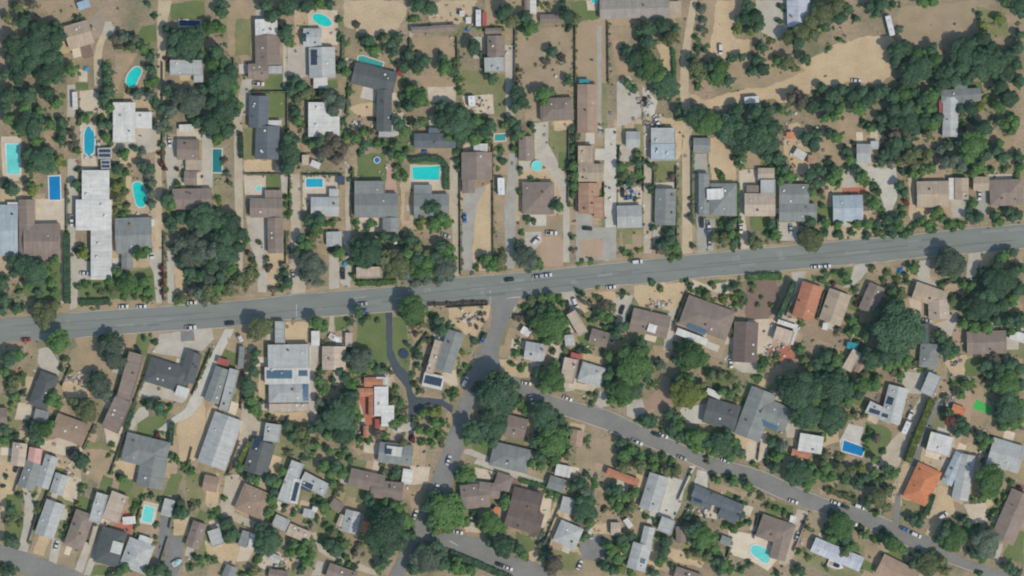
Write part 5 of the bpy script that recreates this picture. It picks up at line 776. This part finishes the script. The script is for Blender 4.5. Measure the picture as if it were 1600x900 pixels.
def stuff(name,lst,var,hfun):
    Vs=[];mi=[]
    for i,(x,y,r,t) in enumerate(lst):
        v=var[i%len(var)]; a=R.uniform(0,6.28); c,s=math.cos(a),math.sin(a); rm=r*S*1.15
        q=np.empty_like(v); q[...,0]=(v[...,0]*c-v[...,1]*s)*rm+X(x); q[...,1]=(v[...,0]*s+v[...,1]*c)*rm+Y(y); q[...,2]=v[...,2]*rm*hfun(i)+(rm*.75 if name=='small_trees' else 0)
        Vs.append(q); mi.append(np.full(len(v),KEY.index(t),np.int32))
    me=quads(name,np.concatenate(Vs),[LM[k] for k in KEY]); me.polygons.foreach_set('material_index',np.concatenate(mi))
    o=link(name,me); o['kind']='stuff'; return o
o=stuff('small_trees',tall[NT:]+fill,MIDV,lambda i:1.05); tag(o,'smaller garden trees filling the gaps between the houses','trees')
o=stuff('small_shrubs',low[NS:],SMLV,lambda i:1.2); tag(o,'small garden shrubs dotted through the yards','shrubs')
FE='254 98 254 250,256 362 256 470,365 92 365 178,449 140 449 268,447 362 447 414,453 276 453 330,545 130 541 180,551 262 549 340,719 262 720 430,770 226 771 396,714 58 716 134,900 132 900 330,889 200 888 320,944 284 944 320,1006 248 1006 300,1022 256 1022 292,1057 260 1058 395,1082 216 1082 340,1154 340 1157 390,1214 336 1216 376,805 46 804 178,899 38 899 130,950 34 951 130,757 60 757 110,390 144 447 143,382 272 452 272,474 273 528 273,330 546 300 618,384 546 376 640,374 690 356 742,228 582 196 662,196 672 172 742,110 572 96 604,148 664 130 700,38 716 22 770,88 740 60 802,56 806 44 850,150 806 138 850,166 818 152 876,212 834 198 878,224 778 210 828,274 782 264 826,262 840 250 878,992 480 974 520,1074 456 1052 512,1246 442 1228 494,1288 456 1276 500,1080 734 1060 780,1078 790 1056 832,1185 804 1178 842,1262 806 1240 862,864 748 852 766,872 796 852 846,1578 772 1562 828,700 481 762 477,676 500 702 516,640 60 640 84,690 40 668 44,745 42 786 44,1144 840 1136 872,1188 690 1184 720,1392 578 1412 584,300 700 290 740,668 520 650 545,766 740 772 750,1540 700 1536 730,104 290 104 360,124 172 122 196,535 60 534 96,968 230 967 250'
# low scrub and weeds on the open ground
scr=[]; rs=np.random.RandomState(3)
TINY=[crown(80+i,46,.34,flat=.55,nlobe=4) for i in range(4)]
seeds=[t for t in trees if t[2]<15]; FL=[tuple(float(v) for v in p.split()) for p in FE.split(',')]
while len(scr)<9500:
    q=rs.rand()
    if q<.66:                                # weeds and grass tufts thicken round what already grows
        t=seeds[rs.randint(len(seeds))]; a=rs.uniform(0,6.28); d=t[2]*rs.uniform(.6,1.0)+abs(rs.normal(0,3.2)); x,y=t[0]+d*math.cos(a),t[1]+d*math.sin(a); c=t[3] if rs.rand()<.6 else 'mmog'[rs.randint(4)]; r=rs.uniform(1.3,4.2)
    elif q<.84:                              # and along the fences
        f=FL[rs.randint(len(FL))]; k=rs.rand(); x,y=f[0]+(f[2]-f[0])*k+rs.normal(0,1.8),f[1]+(f[3]-f[1])*k+rs.normal(0,1.8); c='dmmog'[rs.randint(5)]; r=rs.uniform(1.2,3.6)
    else: x,y=rs.uniform(2,1598),rs.uniform(2,898); c='mogob'[rs.randint(5)]; r=rs.uniform(.9,2.4)
    if c in 'r': c='m'
    if not(2<x<1598 and 2<y<898): continue
    o_=OCC[int(y),int(x)]
    if o_>=4 or (o_>=2 and rs.rand()<.93) or (o_==1 and q>.84 and rs.rand()<.8): continue
    scr.append((x,y,r,c))
o=stuff('scrub',scr,TINY,lambda i:.42); tag(o,'low scrub and weeds covering the open yards','scrub')
# ---------------- hedges
def hedge(s,w,h,t,lab):
    P=pts(s); Q=[]; rs=np.random.RandomState(len(s)+int(P[0][0]))
    cx,cy=P[0]
    for i in range(len(P)-1):
        (ax,ay),(bx,by)=P[i],P[i+1]; l=math.hypot(bx-ax,by-ay)*S; n=int(l*(w*S+2*h)*14)
        d=np.array([(bx-ax),-(by-ay)])*S/l; nr=np.array([-d[1],d[0]]); u=rs.rand(n)*l
        q=rs.rand(n)*(w*S+1.6*h); top=q<w*S; v=np.where(top,q-w*S/2,np.where(rs.rand(n)<.5,-1,1)*w*S/2); z=np.where(top,h,rs.rand(n)*h)
        v=v+rs.normal(0,.16,n); z=z*(1+.13*np.sin(u*1.1))+rs.normal(0,.14,n)
        p=np.stack([X(ax)-X(cx)+d[0]*u+nr[0]*v,Y(ay)-Y(cy)+d[1]*u+nr[1]*v,np.maximum(.15,z)],1)
        nn=np.where(top[:,None],np.array([0,0,1.]),np.concatenate([nr[None]*np.sign(v)[:,None],np.full((n,1),.3)],1))+rs.normal(0,.45,(n,3)); nn/=np.linalg.norm(nn,axis=1,keepdims=True)
        a=np.cross(nn,rs.normal(size=(n,3))); a/=np.linalg.norm(a,axis=1,keepdims=True); b=np.cross(nn,a); sz=.3*(.6+.8*rs.rand(n,1))
        Q.append(np.stack([p-a*sz,p-b*sz*.8,p+a*sz,p+b*sz*.8],1))
        # woody core, so that no light shows through
        L0=l; V,F=box(0,L0,-w*S/2+.15,w*S/2-.15,.05,h-.2); V=np.array(V); vv=np.stack([X(ax)-X(cx)+d[0]*V[:,0]+nr[0]*V[:,1],Y(ay)-Y(cy)+d[1]*V[:,0]+nr[1]*V[:,1],V[:,2]],1)
        Q.append(np.array([[vv[k] for k in f] for f in F]))
    o=link('hedge',quads('hedge',np.concatenate(Q),LM[t]),None,(X(cx),Y(cy),0)); tag(o,lab,'hedge')
for a in [('104 364,105 474',9,2.6,'d','tall dark green clipped hedge beside the long white flat-roofed building'),('376 207,377 247',5,2.0,'d','short dark hedge strip along the yard of the slate blue-grey house'),
('1168 434,1196 432,1222 432',9,2.2,'m','bright green roadside hedge at the top of the mulched brown garden'),('640 251,665 247,688 249,697 260,698 296',8,2.2,'d','curved dark hedge wrapping the bright turquoise pool'),
('124 473,172 471',8,1.8,'d','low dark hedge between the white building and the main road'),('1456 624,1440 664,1424 704,1418 722',10,4.2,'y','long tall yellow-green hedge beside the grey asphalt drive'),
('1457 772,1447 804',8,3.2,'d','tall dark hedge along the orange tiled house'),('704 864,752 884,800 905',9,2.0,'d','long green hedge along the south edge of the lower street'),('391 690,374 722',7,2.6,'y','bright lime hedge beside the slate house with light upper roof'),
('269 660,266 696',6,2.4,'d','narrow dark hedge between the round lawn and sandy yard'),('1052 76,1054 118',4,1.8,'m','thin green hedge beside the sandy pit'),('1153 286,1153 336',4,1.8,'m','thin hedge strip between the grey and pink-tan houses'),
('560 443,592 442,620 440',7,1.6,'m','low roadside hedge in front of the beige flat garage'),('1288 764,1316 774,1340 785',6,1.5,'o','olive hedge along the curving lower street'),('1241 440,1230 466,1216 496',6,5.0,'d','tall dark hedge screen beside the pale drive of the terracotta house'),
('206 642,197 670',6,2.2,'d','narrow hedge between the long brown building and round lawn'),('668 475,700 475,730 472,762 472',4,.8,'b','dry brown low hedge along the sandy corner lot'),('812 750,850 760,872 768',6,1.4,'m','green verge hedge north of the chocolate brown house')]: hedge(*a)
# tall cypresses with long shadows
for (x,y,lab) in ((921,470,'slender tall dark cypress by the main road, north of its row'),(925,484,'slender tall dark cypress in the middle of its row'),(920,500,'slender tall dark cypress at the south end of its row')):
    root=empty('cypress_tree',(X(x),Y(y),0)); tag(root,lab,'cypress','row of cypress trees')
    V,F=prism([(.2*math.cos(i),.2*math.sin(i)) for i in range(6)],0,2); mesh('trunk',V,F,M_bark,root)
    v=crown(int(y),900,.12,flat=1.0,nlobe=6); cr=link('crown',quads('crown',v,LM['d']),root,(0,0,.5)); cr.scale=(1.5,1.5,8.)
# ---------------- fences
fl=[tuple(float(v) for v in p.split()) for p in FE.split(',')]; items=[]
for (x1,y1,x2,y2) in fl:
    ax,ay,bx,by=X(x1),Y(y1),X(x2),Y(y2); L=math.hypot(bx-ax,by-ay); a=math.atan2(by-ay,bx-ax)
    V,F=box(0,L,-.05,.05,.1,1.75); box(0,L,-.1,.1,1.752,1.82,V,F)
    root=empty('fence',(ax,ay,0),a); mesh('panel',V,F,M_fence,root)
    V,F=[],[]; n=max(2,int(L/4))
    for k in range(n+1): box(L*k/n-.09,L*k/n+.09,-.09+.2,.09+.2,0,1.95,V,F)
    mesh('fence_posts',V,F,M_fence,root)
    root['category']='fence'; root['group']='wooden fences between the lots'
    d='long' if L>22 else 'short'
    items.append(((x1+x2)/2,(y1+y2)/2,f'{d} brown wooden fence',lambda l,o=root:o.__setitem__('label',l)))
name_all(items,None)
# ---------------- vehicles
CP={'w':(.56,.56,.55),'s':(.33,.35,.36),'k':(.025,.027,.03),'b':(.06,.14,.32),'r':(.32,.03,.04)}
PM={k:mat('car_paint_'+k,c,c,amp=.02,rough=.25,spec=.5) for k,c in CP.items()}
M_glass=mat('car_glass',(.02,.025,.03),amp=.02,rough=.1,spec=.5); M_tyre=mat('tyre',(.02,.02,.02)); M_lamp=mat('lamp_lens',(.6,.6,.55),rough=.2)
def loft(secs,m,name):                       # secs: (x, half width bottom, half width top, z0, z1)
    V=[];F=[]
    for x,a,b,z0,z1 in secs: V+=[(x,-a,z0),(x,a,z0),(x,(a+b)/2+.01,z0+(z1-z0)*.7),(x,b,z1),(x,-b,z1),(x,-(a+b)/2-.01,z0+(z1-z0)*.7)]
    for i in range(len(secs)-1): F+=[(i*6+j,i*6+(j+1)%6,i*6+6+(j+1)%6,i*6+6+j) for j in range(6)]
    F+=[tuple(range(5,-1,-1)),tuple((len(secs)-1)*6+j for j in range(6))]
    me=bpy.data.meshes.new(name); me.from_pydata(V,[],F); me.materials.append(m); me.update(); return me
def wheelmesh():
    n=14; V=[];F=[]
    for y in(-.11,.11): V+=[(.33*math.cos(6.283*i/n),y,.33*math.sin(6.283*i/n)) for i in range(n)]
    F=[tuple(range(n)),tuple(range(2*n-1,n-1,-1))]+[(i,n+i,n+(i+1)%n,(i+1)%n) for i in range(n)]
    me=bpy.data.meshes.new('wheel'); me.from_pydata(V,[],F); me.materials.append(M_tyre); return me
WHL=wheelmesh(); V,F=box(-.06,.05,-.17,.17,-.09,.09); LMP=bpy.data.meshes.new('headlight'); LMP.from_pydata(V,[],F); LMP.materials.append(M_lamp)
P0=PM['w']
KIT={'s':(loft([(-2.3,.72,.66,.35,.8),(-2.15,.88,.76,.25,.93),(-1.2,.9,.8,.22,.96),(.8,.9,.8,.22,.95),(1.9,.88,.72,.25,.8),(2.25,.75,.6,.3,.66)],P0,'body'),loft([(-1.75,.78,.7,.9,.95),(-1.05,.8,.6,.9,1.4),(.25,.8,.6,.9,1.42),(1.1,.78,.72,.9,.95)],M_glass,'windows'),loft([(-1.0,.6,.56,1.39,1.44),(-.4,.63,.58,1.41,1.48),(.2,.6,.56,1.41,1.46)],P0,'car_roof')),
'v':(loft([(-2.4,.85,.8,.35,1.0),(-2.3,.95,.88,.28,1.1),(1.1,.96,.86,.28,1.1),(2.0,.94,.78,.3,.98),(2.4,.85,.66,.35,.75)],P0,'body'),loft([(-2.35,.84,.76,1.05,1.5),(-2.2,.86,.72,1.05,1.8),(.55,.86,.72,1.05,1.82),(1.35,.84,.78,1.05,1.12)],M_glass,'windows'),loft([(-2.25,.74,.7,1.79,1.84),(-.8,.76,.72,1.82,1.9),(.5,.74,.68,1.81,1.86)],P0,'car_roof')),
'p':(loft([(-2.7,.88,.82,.4,1.0),(-2.6,.96,.9,.35,1.05),(1.2,.97,.88,.35,1.08),(2.2,.95,.8,.35,1.0),(2.6,.86,.7,.4,.8)],P0,'body'),loft([(-.75,.84,.74,1.0,1.7),(-.5,.86,.72,1.0,1.78),(.7,.86,.72,1.0,1.78),(1.4,.84,.78,1.0,1.1)],M_glass,'windows'),loft([(-.62,.74,.7,1.77,1.82),(.65,.74,.68,1.78,1.84)],P0,'car_roof'))}
V,F=box(-2.45,-.85,-.74,.74,1.04,1.1); BED=bpy.data.meshes.new('truck_bed'); BED.from_pydata(V,[],F); BED.materials.append(M_dark)
CARS='''193 479 -4 w s,221 479 -4 w s,300 473 -4 w s,298 512 -6 w p,41 531 -3 r s,359 505 -6 k s,567 475 -8 s s,567 486 -8 b s,796 437 -7 k s,855 430 -7 w s,840 432 -7 s s,996 409 -7 w v,1275 417 -6 w s,1291 416 -6 w s,955 449 -7 w s,701 719 -70 w s,682 764 -70 w s,727 596 -65 w v,649 804 -70 w s,755 528 -65 b s,823 599 10 w s,831 625 70 w s,887 623 22 w s,1037 681 22 w s,1026 679 22 k s,996 691 24 w p,1066 716 22 s s,1134 720 16 w s,1240 784 18 w s,1306 786 20 w s,1321 792 20 k s,1344 792 20 w v,1333 818 22 w s,1414 827 24 b s,1432 836 24 w v,782 883 20 k s,794 888 20 w s,716 832 12 w s,906 883 -65 w s,25 731 -70 k s,88 852 -72 w s,857 848 -75 k s,834 762 15 k s,1474 806 -35 w v,972 484 -72 k s,1237 464 -68 k v,1449 501 10 s s,1531 305 90 w s,1097 348 90 k v,1108 354 85 w p,1158 357 88 w s,973 301 88 k s,986 297 60 b s,983 309 -10 b s,1026 188 60 w s,1008 159 90 k s,1126 77 90 w v,1338 126 5 w s,536 428 88 k p,237 396 88 w v,132 427 2 w s,112 345 88 w p,265 222 86 w s,404 131 2 w p,726 341 86 b s,899 474 70 w v,887 477 80 k s,582 186 4 k s,617 374 80 w s,1423 648 -66 w v,1142 568 80 w s,215 546 55 k s,697 368 20 s s,862 364 2 w p,838 376 -50 w v,918 357 4 k s,1236 358 88 s s,1109 380 88 s s,1246 838 -74 s s,458 430 80 s s'''
CLR={'w':'white','s':'silver','k':'black','b':'blue','r':'red'}; TYP={'s':'car','v':'van','p':'pickup truck'}; items=[]
for s in CARS.split(','):
    x,y,a,c,k=s.split(); x,y=float(x),float(y)
    nm={'s':'car','v':'van','p':'pickup_truck'}[k]; root=empty(nm,(X(x),Y(y),.32 if OCC[int(y),int(x)]==4 else .1),-math.radians(float(a))); root['category']=TYP[k]; root['group']='parked cars and trucks'
    if k!='z': root.location.z={4:.2}.get(int(OCC[int(y),int(x)]),.06)
    for me in KIT[k]:
        o=link(me.name.split('.')[0],me,root)
        if me.materials[0]==P0: slot(o,PM[c])
    if k=='p': link('truck_bed',BED,root)
    wb=1.4 if k=='s' else 1.6
    for sx in(-1,1):
        for sy in(-1,1): link('wheel',WHL,root,(sx*wb,sy*.8,.33))
    for sy in(-1,1): link('headlight',LMP,root,({'s':2.2,'v':2.36,'p':2.56}[k],sy*.55,.62 if k=='s' else .72))
    on={4:'roadside '}.get(int(OCC[int(y),int(x)]),'')
    items.append((x,y,f'{on}{CLR[c]} {TYP[k]}',lambda l,o=root:o.__setitem__('label',l)))
name_all(items,None)
# caravans, long trailers and boats
for (x,y,rot,l,wd,lab,cat) in ((783,291,88,27,11,'white box truck parked upright beside the long pale driveway','box truck'),(1174,156,-5,23,11,'white caravan parked on the dirt track among trees','caravan'),(1390.5,40,76,32,9,'long white trailer at the edge of the bare dirt field','trailer'),
    (747.5,28,90,26,8.5,'narrow white trailer standing between the small stable roofs','trailer'),(737,158,86,17,11,'white caravan beside a cluttered pale patio','caravan'),(1416,668,-66,21,9,'white motorhome on the pale drive beside the tall yellow hedge','motorhome'),(376,529,60,10,6,'small white trailer by the sandy yard gate','trailer')):
    root=empty(cat.replace(' ','_'),(X(x),Y(y),.08),-math.radians(rot)); tag(root,lab,cat); L,W=l*S,wd*S
    me=loft([(-L/2,W/2-.25,W/2-.3,.6,2.6),(-L/2+.25,W/2,W/2-.1,.5,2.85),(L/2-.35,W/2,W/2-.1,.5,2.85),(L/2,W/2-.2,W/2-.3,.6,2.5)],M_white,'body'); link('body',me,root)
    for q in(-.25,.2):
        V,F=box(q*L-.35,q*L+.35,-.35,.35,2.853,3.0); mesh('roof_hatch',V,F,RM['lgy'],root)
    for sx in(-.3,.28):
        for sy in(-1,1): link('wheel',WHL,root,(sx*L,sy*(W/2-.15),.33))
    V,F=box(L/2-.02,L/2+.9,-.06,.06,.5,.62); mesh('tow_bar',V,F,M_dark,root)
for (x,y,rot,l,wd,lab) in ((1306,883,20,26,11,'white motorboat on a trailer south of the lavender-grey roof'),(277,879,-30,17,9,'pale cyan boat parked on the dark asphalt yard'),(524,529,30,22,9,'white boat parked beside the lawn near the white trailer')):
    root=empty('boat',(X(x),Y(y),.1),-math.radians(rot)); tag(root,lab,'boat'); L,W=l*S,wd*S; c=M_white if 'white' in lab else mat('cyan_paint',g255(170,205,205),amp=.05)
    link('hull',loft([(-L/2,W*.36,W*.45,.5,1.3),(-L*.1,W*.4,W*.5,.4,1.3),(L*.25,W*.25,W*.42,.5,1.4),(L/2,.05,.12,.9,1.5)],c,'hull'),root)
    link('cabin',loft([(-L*.12,W*.3,W*.26,1.3,1.9),(L*.12,W*.3,W*.2,1.38,1.9),(L*.24,W*.2,W*.1,1.4,1.5)],M_glass if 'motor' in lab else c,'cabin'),root)
    V,F=box(-L*.42,-L*.16,-W*.3,W*.3,1.302,1.33); mesh('deck',V,F,RM['bge'],root)
# trampolines, tarps, parasols
def disc(r,n=20): return [(r*math.cos(6.283*i/n),r*math.sin(6.283*i/n)) for i in range(n)]
M_blue=mat('blue_tarp',g255(36,108,178)); M_navy=mat('navy_mat',g255(50,66,92)); M_redt=mat('red_tarp',g255(150,52,50)); M_cyan=mat('cyan_tarp',g255(64,150,190))
for (x,y,r,m,lab) in ((589,250,4.2,M_blue,'blue-topped trampoline on the square green lawn'),(631,553,6.5,M_navy,'dark navy trampoline beside the curved asphalt drive')):
    root=empty('trampoline',(X(x),Y(y),.05)); tag(root,lab,'trampoline')
    V,F=prism(disc(r*S),.78,.84); mesh('jumping_mat',V,F,m,root); n=20; a,b=disc(r*S+.03),disc(r*S+.4)
    V=[(p[0],p[1],.86) for p in a]+[(p[0],p[1],.86) for p in b]; F=[(i,n+i,n+(i+1)%n,(i+1)%n) for i in range(n)]; mesh('padding',V,F,M_white if m==M_blue else M_dark,root)
    for i in range(4):
        q=6.283*i/4; V,F=box(r*S*math.cos(q)-.04,r*S*math.cos(q)+.04,r*S*math.sin(q)-.04,r*S*math.sin(q)+.04,-.05,.78); mesh('leg',V,F,M_dark,root)
for (x,y,w_,h_,m,lab) in ((538,412,7,9,M_cyan,'bright blue tarp heap beside the parked dark pickup'),(730,46,6,5,M_blue,'small blue tarp beside the white box sheds'),(608,113,13,8,M_blue,'blue tarp at the corner of the charcoal bent house'),(623,112,10,12,M_redt,'dark red tarp beside the blue tarp'),
    (1407,423,8,10,M_blue,'blue tarp among shrubs by the main road'),(1455,583,10,10,M_cyan,'blue tarp on the end of the grey hipped house'),(134,107,8,8,M_cyan,'small blue paddling tub by the dirt track'),(663,236,10,5,M_blue,'blue tarp on the porch of the slate grey house'),(1014,40,5,9,M_white,'pale tarp beside the ranch roof'),(1294,40.5,0,0,None,'')):
    if not m: continue
    n=6; V=[];F=[]; rs=np.random.RandomState(int(x))
    for i in range(n+1):
        for j in range(n+1):
            u,v=i/n*2-1,j/n*2-1; V.append((u*w_*S/2+rs.uniform(-.1,.1),v*h_*S/2+rs.uniform(-.1,.1),.06+(1-max(abs(u),abs(v))**2)*1.1*rs.uniform(.8,1.2)))
    F=[(i*(n+1)+j,(i+1)*(n+1)+j,(i+1)*(n+1)+j+1,i*(n+1)+j+1) for i in range(n) for j in range(n)]
    o=mesh('tarp',V,F,m,None,(X(x),Y(y),.05),rs.uniform(-.3,.3)); tag(o,lab,'tarp')

# ---------------- the thin blue morning air between the ground and the camera
V,F=box(-2400,2400,-2400,2400,-1,H+40)
hz=bpy.data.materials.new('air'); hz.use_nodes=True; t=hz.node_tree; t.nodes.remove(t.nodes['Principled BSDF']); pv=t.nodes.new('ShaderNodeVolumePrincipled')
pv.inputs['Color'].default_value=(.58,.95,1,1); pv.inputs['Density'].default_value=HAZE; pv.inputs['Anisotropy'].default_value=.2; t.links.new(pv.outputs[0],t.nodes['Material Output'].inputs['Volume'])
o=mesh('haze',V,F,hz); o['kind']='stuff'; tag(o,'thin bluish haze between the ground and the sky','haze')

# ---------------- yard clutter: bins, boards, planters, garden chairs
CL=[mat('clutter',g255(*c)) for c in((196,190,182),(150,140,128),(96,92,88),(70,84,98),(150,104,84),(120,132,138))]
V=[];F=[];MI=[]; rs=np.random.RandomState(11); n=0
SPOT=[(1020,190,20,14),(1240,215,22,28),(930,200,16,6),(980,303,18,10),(735,495,26,14),(118,595,14,10),(560,200,14,10),(690,30,40,16),(745,160,22,10),(1035,475,16,8),(1215,545,18,10),(1490,560,16,14),(1480,625,12,12),(155,235,20,16),(105,745,20,10),(440,880,24,12),(1100,800,12,8),(920,830,12,10),(305,265,14,12),(1008,160,12,16)]
while n<900:
    if n<420: q=SPOT[rs.randint(len(SPOT))]; x,y=rs.normal(q[0],q[2]*.6),rs.normal(q[1],q[3]*.6)
    else: q=BOBJ[rs.randint(len(BOBJ))]; x,y=q[1]+rs.uniform(-1,1)*45,q[2]+rs.uniform(-1,1)*40
    if not(2<x<1597 and 2<y<897) or OCC[int(y),int(x)]>=4: continue
    w_,l_,h_=rs.uniform(.25,.8),rs.uniform(.3,1.3),rs.uniform(.2,.9); a=rs.uniform(0,3.14); b=len(V)
    v,f=box(-w_,w_,-l_*.6,l_*.6,.1,.1+h_); V+=[(X(x)+p[0]*math.cos(a)-p[1]*math.sin(a),Y(y)+p[0]*math.sin(a)+p[1]*math.cos(a),p[2]) for p in v]; F+=[tuple(b+k for k in g_) for g_ in f]; MI+=[rs.choice(6,p=[.3,.25,.15,.1,.08,.12])]*6; n+=1
o=mesh('yard_clutter',V,F,CL[0]); [o.data.materials.append(m) for m in CL[1:]]; o.data.polygons.foreach_set('material_index',MI); o['kind']='stuff'; tag(o,'small bins, boards and garden furniture scattered about the yards','clutter')

print('levels',max(b[1] for b in BOX))
